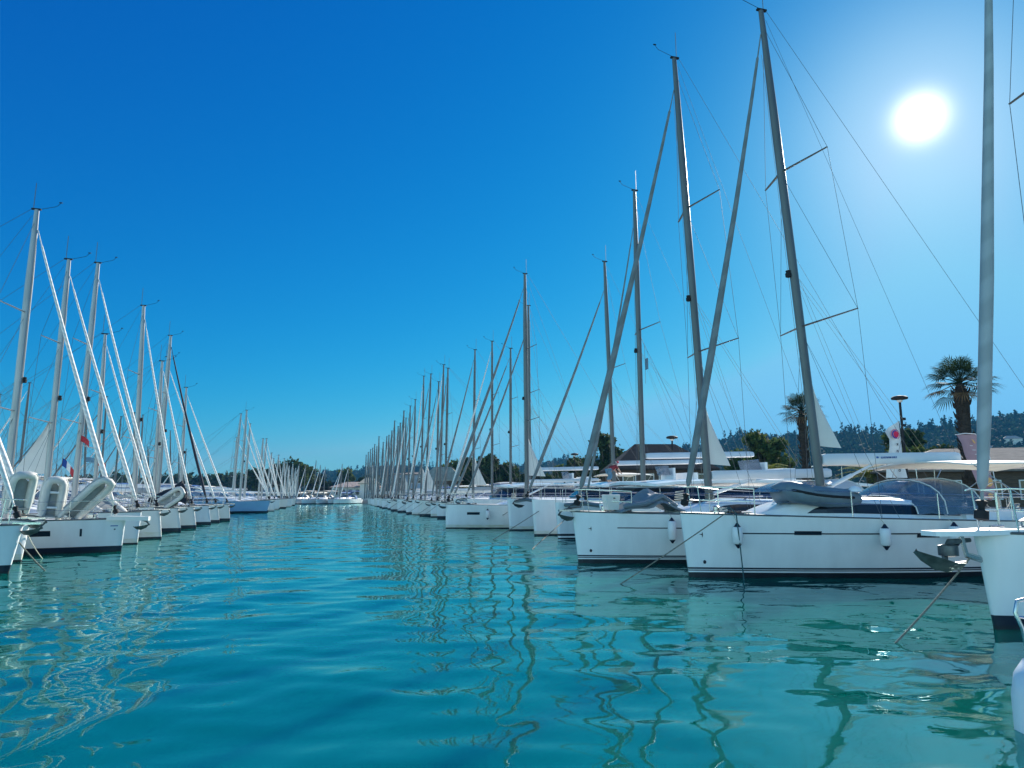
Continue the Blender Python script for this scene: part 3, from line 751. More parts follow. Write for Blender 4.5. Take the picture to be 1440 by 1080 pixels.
def catamaran(label, row, v, u_wl, top, base_px, L=12.5, beam=6.9, fb=1.65, boot='dark', gen='gen_g', gen_r=.08, detail=2, group=None, anch=True, cabin=(.30, .78), roofz=2.75, wr=.0055, mr=.12, boom=True, gel='gel', rails=True, tacks=.25, name="catamaran", boot_text=None):
    u0 = u_wl - .12 * row
    root = empty(name, (u0, v, 0), 0 if row > 0 else math.pi, label, "catamaran", group)
    loc = lambda p: Vector(((p.x - u0) * row, (p.y - v) * row, p.z))
    bands, mats = bands_of(boot, gel); hs = beam / 2 - .85
    HH = []
    for sd in (-1, 1):
        H = Hull(L, 1.75, fb, fb - .1, .12, 1.0, .72, ctr=sd * hs, tail=.95); HH.append(H)
        h = hull_part(H, bands, mats, root); deck_part(H, h, M['deck'], "side_deck")
        for s2 in (-1, 1): patch(H, .38, .62, .95, 1.2, s2, "hull_window", M['glass'], h)
    HM = Hull(L, beam, fb, fb - .1, .12, .6)
    b = MB()                                        # bridge deck
    x0, x1 = L * .16, L * .96
    rows = []
    for i in range(9):
        x = x0 + (x1 - x0) * i / 8; z = fb - .06; lo = .75 if i else 1.2
        rows.append([Vector((x, -hs, z)), Vector((x, 0, z + .08)), Vector((x, hs, z)), Vector((x, hs, lo)), Vector((x, -hs, lo))])
    b.grid(rows, closed=True); b.add(rows[0], [tuple(range(5))]); b.add(rows[-1], [tuple(range(5))])
    b.build("bridge_deck", M['deck'], root)
    b = MB(); b.tube([Vector((.45, -hs, fb - .12)), Vector((.42, 0, fb - .02)), Vector((.45, hs, fb - .12))], .09, 8); b.build("crossbeam", M['alu'], root)
    # saloon: walls, wrap window, overhanging roof
    a0, a1 = cabin[0] * L, cabin[1] * L; Wd = beam / 2 - .95
    def ring(z, inset, fx): return [Vector(((a0 + fx if k < 0 else a1) if True else 0, 0, z)) for k in (0,)]
    def outline(z, gx, gy):
        pts = []
        for y in (-1, -.97, -.8, -.4, 0, .4, .8, .97, 1):
            x = a0 + gx + .9 * (abs(y) ** 3) * 1.1
            pts.append(Vector((x, y * (Wd + gy), z)))
        pts += [Vector((a1, (Wd + gy), z)), Vector((a1, -(Wd + gy), z))]
        return pts
    zd = fb - .02; zt = roofz
    b = MB(); b.grid([outline(zd, -.06, .10), outline(zt - .14, .62, -.12)], closed=True)
    cab = b.build("saloon", M['gel'], root)
    b = MB(); rr = [outline(zd + .12, -.045, .115), outline(zt - .2, .56, -.085)]
    n = len(rr[0]); keep = [(j, j + 1) for j in range(n - 2)]
    for j, j2 in keep: b.add([rr[0][j], rr[0][j2], rr[1][j2], rr[1][j]], [(0, 1, 2, 3)])
    for sd, jj in ((1, n - 3), (-1, 0)):
        q = [rr[0][jj], rr[1][jj], Vector((a1 - 1.2, rr[1][jj].y, rr[1][jj].z)), Vector((a1 - .6, rr[0][jj].y, rr[0][jj].z))]
        b.add(q, [(0, 1, 2, 3)])
    bm_o = b.build("saloon_window", M['glass'], cab, smooth=False)
    bm = bmesh.new(); bm.from_mesh(bm_o.data); bmesh.ops.remove_doubles(bm, verts=bm.verts, dist=1e-4); bm.to_mesh(bm_o.data); bm.free()
    rows = []
    xr0, xr1 = a0 + .35, L * .97
    for i in range(9):
        f = i / 8; x = xr0 + (xr1 - xr0) * f
        wy = (Wd + .28) * (1 - .16 * (1 - f) ** 4)
        rows.append([Vector((x + (.5 * abs(k) ** 2.5 if i == 0 else 0), wy * k, zt + .1 * (1 - k * k) + .16 * max(0.0, math.sin(f * math.pi)) ** .6 - .06)) for k in (-1, -.7, -.35, 0, .35, .7, 1)])
    b = MB(); b.slab(rows, .11); roof = b.build("hardtop", M['gel'], root)
    b = MB(); 
    for sd in (-1, 1):
        for x in (a1 + .4, L * .95): b.tube([Vector((x, sd * Wd, fb)), Vector((x, sd * Wd, zt - .05))], .04, 6)
    b.build("hardtop_post", M['alu'], root)
    T = loc(top); s_m = loc(at(base_px, 690, v)).x
    zb = zt + .16
    be = Vector((min(s_m + L * .42, L * .95), 0, zb + 1.15))
    HM2 = Hull(L, beam, fb, fb, 0, .3)
    o = dict(mr=mr, boom_end=be, chain=lambda sd: Vector((s_m + 1.2, sd * (hs + .6), fb)), stern=True)
    mst, P = mast_set(root, (s_m, 0, zb - .06), T, [(.5, 1.25)], HM2, o, 'alu', wr, detail)
    if gen: genoa(root, (tacks + .15, 0, fb + .1), P(.86) + Vector((-.12, 0, 0)), gen, gen_r)
    if boom:
        g0 = P(1.05 / (T.z - zb)) + Vector((.14, 0, 0)); rows = []
        for f in (0, .04, .5, .96, 1):
            c = g0.lerp(be, f); hz = .13 * (.8 if f in (0, 1) else 1)
            rows.append([c + Vector((0, y * .13, z * hz)) for y, z in ((-.6, -1), (-1, -.7), (-.8, .5), (-.3, 1), (.3, 1), (.8, .5), (1, -.7), (.6, -1))])
        bb = MB(); bb.grid(rows, closed=True); bb.add(rows[0], [tuple(range(8))]); bb.add(rows[-1], [tuple(range(8))]); bb.build("boom", M['spar'], root)
    if detail >= 1 and rails:
        for sd in (-1, 1):
            b = MB(); pos = [.03, .18, .33, .5, .66, .82]
            base = [Vector((t * L, sd * (hs + H.bd(t) * .8), fb - .02)) for t in pos]
            for q in base: b.tube([q, q + Vector((0, 0, .62))], .0125, 6)
            for h in (.33, .61): b.tube([q + Vector((0, 0, h)) for q in base], .006, 4)
            b.build("guard_rail", M['steel'], root)
            b = MB(); b.tube([Vector((.02, sd * hs, fb)), Vector((.02, sd * hs, fb + .6)), Vector((.5, sd * hs, fb + .62)), Vector((.5, sd * hs, fb))], .014, 6); b.build("bow_seat_rail", M['steel'], root)
        # helm station on the hardtop
        b = MB(); b.box((a1 - 1.0, -Wd * .35, zt + .5), (.12, 1.5, .75)); b.box((a1 + .1, -Wd * .35, zt + .38), (.6, 1.5, .5)); b.build("helm_console", M['gel'], root)
        b = MB(); b.box((a1 - 1.3, -Wd * .35, zt + .75), (.03, 1.5, .5), M=Matrix.Rotation(R(-18), 3, 'Y')); b.build("helm_windscreen", M['vinyl'], root)
    if anch:
        anchor(root, (.0, 0 if row == 0 else -hs * .0, fb - .05))
    W = lambda p: (Matrix.Translation(root.location) @ root.rotation_euler.to_matrix().to_4x4()) @ Vector(p)
    return dict(root=root, H=HH, W=W, P=P, zb=zb, s_m=s_m, T=T, hs=hs, fb=fb, zt=zt, L=L, a1=a1, Wd=Wd)

#@@PART2
# ------------------------------------------------------------------ small things on the boats
def fender(boat, t, side, ztop, label, ln=.58, group="white fenders hanging on hull sides", H=None):
    H = H or boat['H']; top = boat['W'](H.pt(t, ztop, side, .14)); sh = boat['W'](H.pt(t, H.sheer(t) + .02, side, .0))
    e = empty("fender", top - Vector((0, 0, ln)), 0, label, "fender", group)
    b = MB(); b.lathe([(.03, .06), (.09, .1), (.115, .14), (.118, ln * .5), (.115, ln - .14), (.09, ln - .1), (.03, ln - .06)], 14)
    b.build("fender_body", M['fend'], e)
    for z0, s in ((0, 1), (ln, -1)):
        b = MB(); b.lathe([(.02, z0), (.045, z0 + s * .04), (.098, z0 + s * .115)][::s], 12); b.build("end_cap", M['navy'], e)
    b = MB(); d = sh - e.location; b.tube([Vector((0, 0, ln)), d], .008, 5); b.build("lanyard", M['ropew'], e)
    return e

def dinghy(label, loc, fwd, up, ln=2.6, bm=1.45, r=.2, mat='hyp', group="inflatable dinghies on the foredecks", floor=True, thwart=False, strip='black'):
    """inflatable dinghy: origin amidships at floor level, fwd towards its bow, up out of its floor"""
    f = Vector(fwd).normalized(); u = Vector(up); u = (u - f * u.dot(f)).normalized(); s = u.cross(f)
    e = empty("inflatable_dinghy", loc, 0, label, "dinghy", group)
    P = lambda x, y, z: f * x + s * y + u * z
    hw = bm / 2 - r; h = ln / 2
    path = [(-h, hw, 0), (-h + .3, hw, 0), (0, hw, 0), (h * .5, hw * .99, .02), (h * .76, hw * .9, .06), (h * .93, hw * .58, .11), (h - r * .25, 0, .14)]
    path = path + [(x, -y, z) for x, y, z in path[::-1][1:]]
    rr = [r * .55, r * .9] + [r] * (len(path) - 4) + [r * .9, r * .55]
    b = MB(); b.tube([P(x, y, z + r) for x, y, z in path], rr, 12); b.build("inflatable_tube", M[mat], e)
    b = MB(); b.tube([P(x * 1.0 + (r * .9 if abs(y) < .05 else r * .62 * max(0, x - h * .5) / h * 1.4), y + (r * 1.0 if y > .01 else -r * 1.0 if y < -.01 else 0), z + r) for x, y, z in path[1:-1]], .03, 6); b.build("rubbing_strake", M[strip], e)
    fl = [P(-h * .8, hw, r * .5), P(h * .5, hw * .9, r * .5), P(h * .85, 0, r * .8), P(h * .5, -hw * .9, r * .5), P(-h * .8, -hw, r * .5)]
    b = MB(); b.add(fl + [q - u * .05 for q in fl], [(0, 1, 2, 3, 4), (9, 8, 7, 6, 5)] + [(i, (i + 1) % 5, (i + 1) % 5 + 5, i + 5) for i in range(5)]); b.build("dinghy_floor", M['hypf'], e, smooth=False)
    b = MB(); q = [P(-h * .8, y, z) for y, z in ((-hw, .12), (hw, .12), (hw, 2 * r), (-hw, 2 * r))]; b.add(q + [p + f * .05 for p in q], [(0, 1, 2, 3), (7, 6, 5, 4)] + [(i, (i + 1) % 4, (i + 1) % 4 + 4, i + 4) for i in range(4)]); b.build("transom", M['hypf'], e, smooth=False)
    if thwart:
        for x in (-.25, .25):
            b = MB(); b.tube([P(x, -hw, r * 1.3), P(x, hw, r * 1.3)], .04, 6); b.build("thwart", M['gel'], e)
    return e

def mooring(label, a, b_, mat='rope', r=.014, sag=.12):
    return rope("mooring_line", [a, b_], r, M[mat], label, sag, cat="mooring line", group="bow mooring lines running down into the water")

# ------------------------------------------------------------------ right-hand row, nearest first
GR = "yachts moored in the right-hand row"
GL = "yachts moored in the left-hand row"
# nearest bow, cut by the right edge of the picture
b0 = monohull("white yacht cut by the right edge, with bowsprit platform and anchor nearest the camera", 1, 8.1, 9.3, Vector((11.95, 8.1, 14.6)), s_m=2.85, g_dx=-.75, L=11.5, B=3.8, fb=1.36, fa=1.2, rake=.16, boot='dark', gen='gen_m', gen_r=.095,
              group=GR, full=.8, spr=[(.30, 1.15), (.60, 1.1)], anch=False, mr=.1, head=.97, coach_t=(.3, .7), bim=False, spray=False, hwins=(), tacks=.12, wr=.007, boom=False, cwin=((.44, .67, .2),))
r0 = b0['root']
b = MB(); b.slab([[Vector((x, y * w_, 1.385 + (.015 if x < 0 else .03))) for y in (-1, -.5, .5, 1)] for x, w_ in ((-.86, .13), (-.8, .17), (-.2, .22), (.25, .3), (.7, .34))], .07)
b.build("bowsprit_platform", M['gel'], r0)
b = MB(); b.tube([Vector((-.28, 0, 1.31)), Vector((-.22, 0, 1.05)), Vector((.05, 0, .98))], .05, 6, sq=.5); b.build("bobstay_bracket", M['steel'], r0)
b = MB(); T0 = Vector((-.62, 0, 1.24))
b.tube([T0 + Vector((.5, 0, .02)), T0 + Vector((.1, 0, 0)), T0 + Vector((.02, 0, -.14)), T0 + Vector((.0, 0, -.28))], [.03, .045, .055, .05], 8, sq=.6)
b.lathe([(.05, -.09), (.13, -.07), (.13, .07), (.05, .09)], 14, T0 + Vector((.08, 0, -.12)))
rows = []
for x, z, w_, k in ((-.48, -.12, .02, 0), (-.42, -.2, .12, .05), (-.2, -.3, .19, .08), (.05, -.36, .18, .07), (.27, -.34, .1, .03), (.4, -.31, .015, 0)):
    rows.append([T0 + Vector((x, -w_, z + .45 * w_)), T0 + Vector((x, 0, z - k)), T0 + Vector((x, w_, z + .45 * w_)), T0 + Vector((x, 0, z + .04))])
b.grid(rows, closed=True); b.build("anchor", M['iron'], r0)
mooring("greenish mooring line from the nearest anchor bow at the right edge", b0['W']((-.15, 0, 1.02)), (7.1, 7.7, -.05), 'rope', .013, .03)

b1 = monohull("big white sloop with cream bimini, grey dinghy and navy stripe, tallest mast in view", 1, 14.9, 8.2, at(1070, 15, 14.9), base_px=1155, L=12.4, B=4.0, fb=1.48, fa=1.2, rake=.17, boot='bav', gen='gen_g', gen_r=.088,
              group=GR, hwins=((.185, .232, 1.0, 1.09), (.41, .455, .94, 1.03), (.62, .66, .9, .99)), cove=True, coach_t=(.15, .56), coach_h=.44, cwin=((.235, .505, .3), (.525, .55, .12)), spray_t=(.45, .60), spray_can='vinyl', spray_h=.5, bim_t=(.56, .94), bim_h=1.5, boomz=.95, boombag='spar', sailtag=1.75, tw=.36,
              tacks=.1, mr=.125, head=.945, wr=.0065, spr=[(.325, 1.5), (.643, 1.3)], anch=False)
b2 = monohull("white sloop with crumpled grey dinghy and a white bin on its foredeck, second tallest mast", 1, 18.7, 6.82, at(948, 82, 18.7), base_px=997, L=12.2, B=3.9, fb=1.44, fa=1.2, rake=.17, boot='bav', gen='gen_g', gen_r=.098,
              group=GR, hwins=((.27, .31, .98, 1.08), (.5, .55, .94, 1.03)), cove=True, coach_t=(.24, .64), cwin=((.315, .60, .3),), boomz=.75, boombag='spar', sailtag=1.9, tw=.36, tacks=.12, mr=.125, head=.92, wr=.0065, spr=[(.313, 1.5), (.636, 1.3)], bcan='cream', bim_h=1.75)
for bb_, zz_, tt in ((b1, 1.0, .018), (b2, .98, .022)):
    q = MB(); H = bb_['H']; c = H.pt(tt + .012, zz_, -1, .006)
    q.add([c + Vector((x, 0, z)) for x, z in ((-.09, 0), (0, .012), (.09, 0), (0, -.012))] + [c + Vector((x, .012, z)) for x, z in ((-.09, 0), (0, .012), (.09, 0), (0, -.012))], [(0, 1, 2, 3), (7, 6, 5, 4), (0, 4, 5, 1), (1, 5, 6, 2), (2, 6, 7, 3), (3, 7, 4, 0)])
    q.add([c + Vector((x, -.002, z)) for x, z in ((-.012, 0), (0, .07), (.012, 0), (0, -.07))] + [c + Vector((x, .012, z)) for x, z in ((-.012, 0), (0, .07), (.012, 0), (0, -.07))], [(0, 1, 2, 3), (7, 6, 5, 4), (0, 4, 5, 1), (1, 5, 6, 2), (2, 6, 7, 3), (3, 7, 4, 0)])
    q.build("bow_emblem", M['navy'], bb_['hull'], smooth=False)
    c = H.pt(.03, .36, -1, .004); q = MB(); q.lathe([(.03, -.01), (.045, 0), (.03, .012)], 10); o = q.build("thruster_mark", M['navy'], bb_['hull']); o.location = c; o.rotation_euler = (R(90), 0, 0)
# lettering on the boom of the tallest yacht
bm_mid = b1['P'](.95 / (b1['T'].z - b1['zb'])).lerp(b1['be'], .47)
text_part("ELVSTRØM SAILS", .068, M['bluet'], b1['root'], bm_mid + Vector((0.02, -.092, .02)), (R(90), -R(2.5), 0))
q = MB(); c = bm_mid + Vector((-.34, -.088, .02)); q.add([c + Vector((x, y, z)) for y in (0, -.008) for x, z in ((-.03, -.025), (.03, -.025), (.04, .025), (.015, 0), (0, .035), (-.015, 0), (-.04, .025))], [tuple(range(7)), tuple(range(13, 6, -1))]); q.build("crown_emblem", M['bluet'], b1['root'], smooth=False)
dinghy("grey inflatable dinghy strapped on the coachroof beside the tallest mast", b1['W']((3.3, -.62, 1.60)), (-1, .05, .05), (0, .06, 1), 1.7, 1.35, .24, 'hyp')
q = MB()
for i, (x, z) in enumerate(((-.5, 0), (-.25, .28), (.2, .34), (.6, .3), (.9, 0))): pass
# domed light grey hatch cover in the dinghy and white dome light stay parts of the yacht
q.lathe([(.16, 0), (.15, .06), (.1, .12), (.03, .15)], 12, b1['W']((0, 0, 0)) * 0); o = q.build("white_dome", M['gel'], b1['root']); o.location = (4.0, -1.15, 1.98)
q = MB(); q.slab([[Vector((x, y, 2.0 + .24 * (1 - (abs(x - 2.95) / .75) ** 2.2) * (1 - y * y * .9))) for y in (-.75, -.45, 0, .3)] for x in [2.2 + .25 * i for i in range(7)]], .02); q.build("dinghy_cover", M['vinyl'], b1['root'])
for t_, zt_, lb in ((.083, 1.28, "white fender near the bow of the yacht with the tallest mast"), (.335, 1.26, "white fender amidships on the yacht with the tallest mast, under its long cabin window"), (.47, 1.3, "white fender behind the bowsprit of the nearest yacht")):
    fender(b1, t_, -1, zt_, lb)
fender(b2, .2, -1, 1.3, "white fender on the hull between the two tallest masts, without dark caps showing", .7)
mooring("pale mooring line from the bow of the yacht with the tallest mast", b1['W']((.75, -.75, 1.5)), ground(867, 825, -.06), 'rope', .014, .02)
rope("hanging_rope", [b1['W']((.72, -.66, 1.58)), b1['W']((.86, -.78, 1.62)), b1['W']((.95, -.86, 1.5)), b1['W']((1.02, -.83, .9)), b1['W']((1.12, -.78, -.1))], .014, M['ropen'], "dark rope hanging down the bow side of the yacht with the tallest mast")
# white bin and folded dinghy on the second yacht
e = empty("storage_bin", b2['W']((1.05, -.35, 1.5)), 0, "white tapered bin standing on the foredeck beside the crumpled dinghy", "bin")
q = MB(); q.grid([[Vector((x * s, y * s, z)) for x, y in ((-.2, -.2), (.2, -.2), (.2, .2), (-.2, .2))] for z, s in ((0, .8), (.02, .84), (.4, 1.0), (.42, 1.03), (.43, .9))], closed=True); q.add([(-.16, -.16, 0), (.16, -.16, 0), (.16, .16, 0), (-.16, .16, 0)], [(0, 1, 2, 3)]); q.add([(-.18, -.18, .43), (.18, -.18, .43), (.18, .18, .43), (-.18, .18, .43)], [(0, 1, 2, 3)]); q.build("bin_body", M['gelw'], e, ang=30)
q = MB(); q.box((0.02, -.205, .33), (.05, .02, .03)); q.build("drain_hole", M['navy'], e)
e = empty("folded_dinghy", b2['W']((2.15, -.3, 1.47)), 0, "crumpled half deflated grey dinghy lying on the foredeck beside the white bin", "dinghy")
q = MB(); n_, k_ = 15, 9
rows = []
for i in range(n_):
    x = -1.0 + 2.0 * i / (n_ - 1); env = max(0, 1 - abs(x) ** 3)
    rows.append([Vector((x, -.55 + 1.1 * j / (k_ - 1), (.16 + .24 * abs(math.sin(2.1 * x + .9 * j)) + .16 * math.sin(3.3 * x + 1.9) * (j % 2)) * env * math.sin(math.pi * (j + .35) / (k_ - .3)) ** .5 + .18 * math.exp(-((x - .25) / .3) ** 2))) for j in range(k_)])
q.slab(rows, .05); q.build("dinghy_fabric", M['hyp'], e, ang=18)
q = MB(); q.tube([Vector((-.9, -.5, .12)), Vector((-.3, -.58, .2)), Vector((.3, -.5, .42)), Vector((.75, -.5, .14))], [.06, .08, .07, .05], 8); q.build("limp_tube", M['hyp'], e)

cA = catamaran("near white catamaran with black saloon windows right behind the second tallest mast", 1, 26.7, 9.75, at(892, 268, 26.7), 905, L=12.8, beam=7.0, fb=1.6, boot='white', group=GR, cabin=(.13, .70), roofz=2.42, tacks=.3, gen_r=.06)
cB = catamaran("white catamaran with tall plain bows and a person on its hardtop", 1, 34.7, 9.5, at(850, 368, 34.7), 864, L=12.8, beam=6.6, fb=1.72, boot='scum', group=GR, cabin=(.24, .72), roofz=2.5, rails=True, gen_r=.09)
b6 = monohull("white yacht with one dark hull window, a fender and a big galvanised anchor, right row", 1, 40.2, 6.42, at(738, 385, 40.2), base_px=741, L=13, B=4.1, fb=1.4, fa=1.25, rake=.03, boot='scum', gen='gen_g', group=GR, hwins=((.088, .142, .80, .95),), full=.75, mr=.13, sailtag=2.4, gen_r=.1, wr=.007)
fender(b6, .172, -1, 1.15, "white fender beside the single dark hull window, middle of the right row", .62)
cC = catamaran("white catamaran whose long dark saloon window shows over the yacht with one hull window", 1, 47.0, 8.6, at(743, 430, 47), 745, L=12.5, beam=6.8, fb=1.7, group=GR, cabin=(.18, .70), roofz=2.6, gen_r=.09, wr=.007)
mooring("dark mooring line crossing the tall plain bows of the catamaran", at(777, 706, 33.1), ground(690, 761, -.05), 'rope', .018, .03)
mooring("dark mooring line from the near catamaran bow to the water", at(799, 726, 29.0), ground(746, 774, -.05), 'rope', .017, .02)
mooring("thin mooring line at the bow with one hull window", at(714, 720, 38.3), ground(675, 742, -.05), 'rope', .016, .05)

# ---- person bending over on the hardtop of the second catamaran
def skinned(name, pts, edges, radii, mat, parent, sub=1):
    me = bpy.data.meshes.new(name); me.from_pydata(pts, edges, []); o = bpy.data.objects.new(name, me); COL.objects.link(o)
    md = o.modifiers.new("skin", 'SKIN'); sv = me.skin_vertices[0].data
    for i, r_ in enumerate(radii): sv[i].radius = (r_, r_) if not isinstance(r_, tuple) else r_
    sv[0].use_root = True
    o.modifiers.new("sub", 'SUBSURF').levels = sub; o.modifiers["sub"].render_levels = sub
    dg = bpy.context.evaluated_depsgraph_get(); dg.update(); m2 = bpy.data.meshes.new_from_object(o.evaluated_get(dg))
    bpy.data.objects.remove(o); m2.materials.clear(); m2.materials.append(mat); m2.shade_smooth()
    o = bpy.data.objects.new(name, m2); COL.objects.link(o); o.parent = parent; return o
zr = cB['zt'] + .14
pr = empty("person", (14.15, 33.9, zr), 0, "person in a maroon shirt and red cap bending over on the catamaran roof", "person")
body = [(0, 0, .60), (.10, 0, .68), (.24, 0, .76), (.36, 0, .83), (.44, 0, .90), (.50, 0, .99),
        (.34, .18, .82), (.46, .22, .58), (.58, .14, .42), (.34, -.18, .82), (.48, -.22, .60), (.62, -.14, .46),
        (-.02, .1, .56), (.08, .12, .30), (-.06, .12, .04), (.06, .12, .02), (-.02, -.1, .56), (.10, -.12, .30), (-.04, -.12, .04), (.08, -.12, .02),
        (.66, .13, .37), (.70, -.13, .41)]
ed = [(0, 1), (1, 2), (2, 3), (3, 4), (4, 5), (3, 6), (6, 7), (7, 8), (3, 9), (9, 10), (10, 11), (0, 12), (12, 13), (13, 14), (14, 15), (0, 16), (16, 17), (17, 18), (18, 19), (8, 20), (11, 21)]
rd = [.12, .13, .14, .12, .055, .095, .06, .045, .032, .06, .045, .032, .085, .06, .045, .035, .085, .06, .045, .035, .03, .03]
body_o = skinned("body", body, ed, rd, M['skin'], pr)
skinned("shirt", [(0.02, 0, .63), (.10, 0, .68), (.24, 0, .76), (.35, 0, .82), (.34, .19, .81), (.43, .22, .64), (.34, -.19, .81), (.44, -.22, .66)], [(0, 1), (1, 2), (2, 3), (3, 4), (4, 5), (3, 6), (6, 7)], [.135, .15, .16, .135, .075, .065, .075, .065], M['shirt'], pr)
skinned("trousers", [(0, 0, .60), (-.02, .1, .56), (.08, .12, .30), (-.06, .12, .07), (-.02, -.1, .56), (.10, -.12, .30), (-.04, -.12, .07)], [(0, 1), (1, 2), (2, 3), (0, 4), (4, 5), (5, 6)], [.14, .105, .078, .065, .105, .078, .065], M['slateblue'], pr)
skinned("cap", [(.49, 0, 1.0), (.52, 0, 1.06), (.60, 0, 1.02)], [(0, 1), (1, 2)], [.108, .09, .04], M['hair'], pr)

# ---- the rest of the right row, farther and farther
ORD = ["first", "second", "third", "fourth", "fifth", "sixth", "seventh", "eighth", "ninth", "tenth", "eleventh", "twelfth"]
rest = [(51.3, 8.6, (718, 490), 718), (54.6, 8.9, (692, 480), 692), (57.8, None, (668, 492), 665), (61.4, None, (630, 518), 626), (65.0, None, (624, 513), 618), (69, 7.6, (617, 537), 614), (72.7, 7.4, (606, 526), 598), (76.6, 7.9, (596, 529), 592),
        (80.4, 7.2, (584, 562), 581), (84.2, 7.6, (577, 571), 574), (88, 7.0, (571, 588), 568), (92, 7.7, (568, 578), 565), (96, 7.2, (563, 595), 560), (100, 7.6, (560, 600), 557), (104, 7.0, (555, 592), 552), (108, 7.5, (551, 606), 549), (112, 7.1, (547, 612), 545), (116, 7.7, (544, 614), 541),
        (120, 7.2, (539, 622), 537), (124, 7.0, (533, 614), 531), (128, 7.4, (530, 628), 528), (132, 7.0, (527, 625), 525), (136, 7.3, (524, 630), 522), (140, 7.1, (521, 632), 519), (144, 7.3, (518, 636), 516), (148, 7.0, (515, 640), 513)]
bowpx = {57.8: 615, 61.4: 606, 65.0: 590}
for i, (v, u, tp, bp) in enumerate(rest):
    if u is None: u = at(bowpx[v], 730, v).x
    det = 1 if v < 90 else 0
    if v < 90:
        lb = ["slim masted white yacht farther back, just right of the one with one hull window", "white yacht with a double-looking mast behind the long dark saloon window", "white yacht with lettering low on its bow, left of the one with one hull window", "white yacht one berth beyond the lettered bow, its plain bow touching it", "white yacht two berths beyond the lettered bow, with a boot stripe", "white yacht three berths beyond the lettered bow, lower mast among a tight cluster", "white yacht four berths beyond the lettered bow, leaning tall mast", "white yacht five berths beyond the lettered bow, thick mast before the pale hip roof", "white yacht six berths beyond the lettered bow in the right row", "white yacht seven berths beyond the lettered bow in the right row", "white yacht eight berths beyond the lettered bow in the right row"][i]
    else:
        lb = "small white yacht far along the right row, one of many distant bows"
    bo = monohull(lb, 1, v, u, at(*tp, v), base_px=bp, L=12 + .8 * math.sin(i * 2.1), B=3.5, fb=1.38 + .14 * math.sin(i * 1.7), fa=1.2, rake=.1 + .06 * math.sin(i), boot=['dark', 'scum', 'dark', 'low'][i % 4], gel=['gel', 'gelw', 'gel'][i % 3], can=['cream', 'grey', 'bcan', 'cream'][i % 4],
             gen=['gen_g', 'gen_w', 'gen_g'][i % 3], detail=det, group=GR if v < 90 else "distant yachts of the right row", full=.85, bim=(i % 3 != 1), sailtag=2.4 if i in (2, 6, 7, 11) else 0, vang=det > 0, wr=.007 if v < 90 else .009, mr=.105 + .03 * (v > 90), gen_r=.09, hwins=((.2, .28, .85, .98),) if i % 3 == 0 else (), boombag=['spar', None, 'grey', 'cream'][i % 4])
    if i == 2: text_part("BALI", .34, M['navy'], bo['hull'], bo['H'].pt(.045, .34, -1, .012) + Vector((.15, 0, 0)), (R(90), 0, R(-24)))
    if det and i > 1: mooring("thin mooring line angling down from a plain white bow in the right row" , bo['W']((.3, -.3, 1.25)), bo['W']((-1.8, -1.6, -.05)), 'rope', .016, .03)

# ------------------------------------------------------------------ left-hand row
l0 = monohull("white yacht cut by the left edge with dark boot stripe, nearest on the left", -1, 19.9, -7.75, Vector((-12.6, 19.9, 15.0)), s_m=4.9, L=12.5, B=3.9, fb=1.17, fa=1.05, rake=.2, boot='dark', gen='gen_w', gen_r=0.068, group=GL, mast='alu_lit', can='grey', bim=False, hwins=((.08, .115, .48, .86),), sailtag=0)
l0b = monohull("white yacht with blunt rounded bow between the nearest left yacht and the wide one", -1, 23.2, -8.75, Vector((-14.1, 23.2, 14.5)), s_m=4.7, L=12, B=3.7, fb=1.2, fa=1.1, rake=.12, boot='scum', gen='gen_w', gen_r=0.080, group=GL, mast='alu_lit', can='cream', bim=False, full=.7)
l1 = monohull("wide white yacht with a long dark hull window, tallest mast on the left", -1, 26.6, -7.05, at(52, 295, 26.6), base_px=10, L=14.5, B=4.3, fb=1.10, fa=1.02, rake=.05, boot='dark', gen='gen_w', gen_r=0.080, group=GL, mast='alu_lit', can='grey', bim=False, hwins=((.135, .225, .58, .76),), sailtag=0, mr=.13, tacks=.3, anch=False, wr=.007)
patchH = l1['H']; patch(patchH, .078, .082, .55, .80, 1, "port_light", M['navy'], l1['hull'], n=2)
patch(patchH, .012, .026, .86, .89, 1, "hull_mark", M['bluet'], l1['hull'], n=2); patch(patchH, .016, .019, .74, .78, 1, "hull_mark", M['navy'], l1['hull'], n=2)
b = MB(); b.slab([[Vector((x, y * w_, 1.20 - (.02 if x < 0 else 0))) for y in (-1, 1)] for x, w_ in ((-.75, .14), (-.6, .2), (0, .28), (.5, .36))], .14); b.build("bowsprit_platform", M['gelw'], l1['root'])
anchor(l1['root'], (-.5, 0, 1.04), sc=.8)
l1b = monohull("white yacht with mast between the two tallest left masts, bow just behind the wide one", -1, 30.4, -7.5, at(97, 365, 30.4), base_px=65, L=12.5, B=3.6, fb=1.25, fa=1.2, rake=.05, boot='scum', gen='gen_w', gen_r=0.076, group=GL, mast='alu_lit', can='grey', bim=False, sailtag=2.1, tw=.55, mr=.12, anch=False, wr=.007)
l2 = monohull("white yacht with sunlit cream bow and an anchor, right behind the wide one", -1, 33.9, -7.4, at(138, 370, 33.9), base_px=105, L=12.5, B=3.7, fb=1.25, fa=1.1, rake=-.15, boot='low', gel='gelw', gen='gen_w', gen_r=0.076, group=GL, mast='alu_lit', can='cream', hwins=((.07, .1, .5, .54),), mr=.125, wr=.007)
l2b = monohull("smaller white yacht with the low slim mast in the left row", -1, 37.0, -8.4, at(148, 470, 37), base_px=134, L=11, B=3.0, fb=1.35, fa=1.1, rake=-.1, boot='dark', gen='gen_w', gen_r=0.072, group=GL, mast='alu_lit', can='grey', wr=.007)
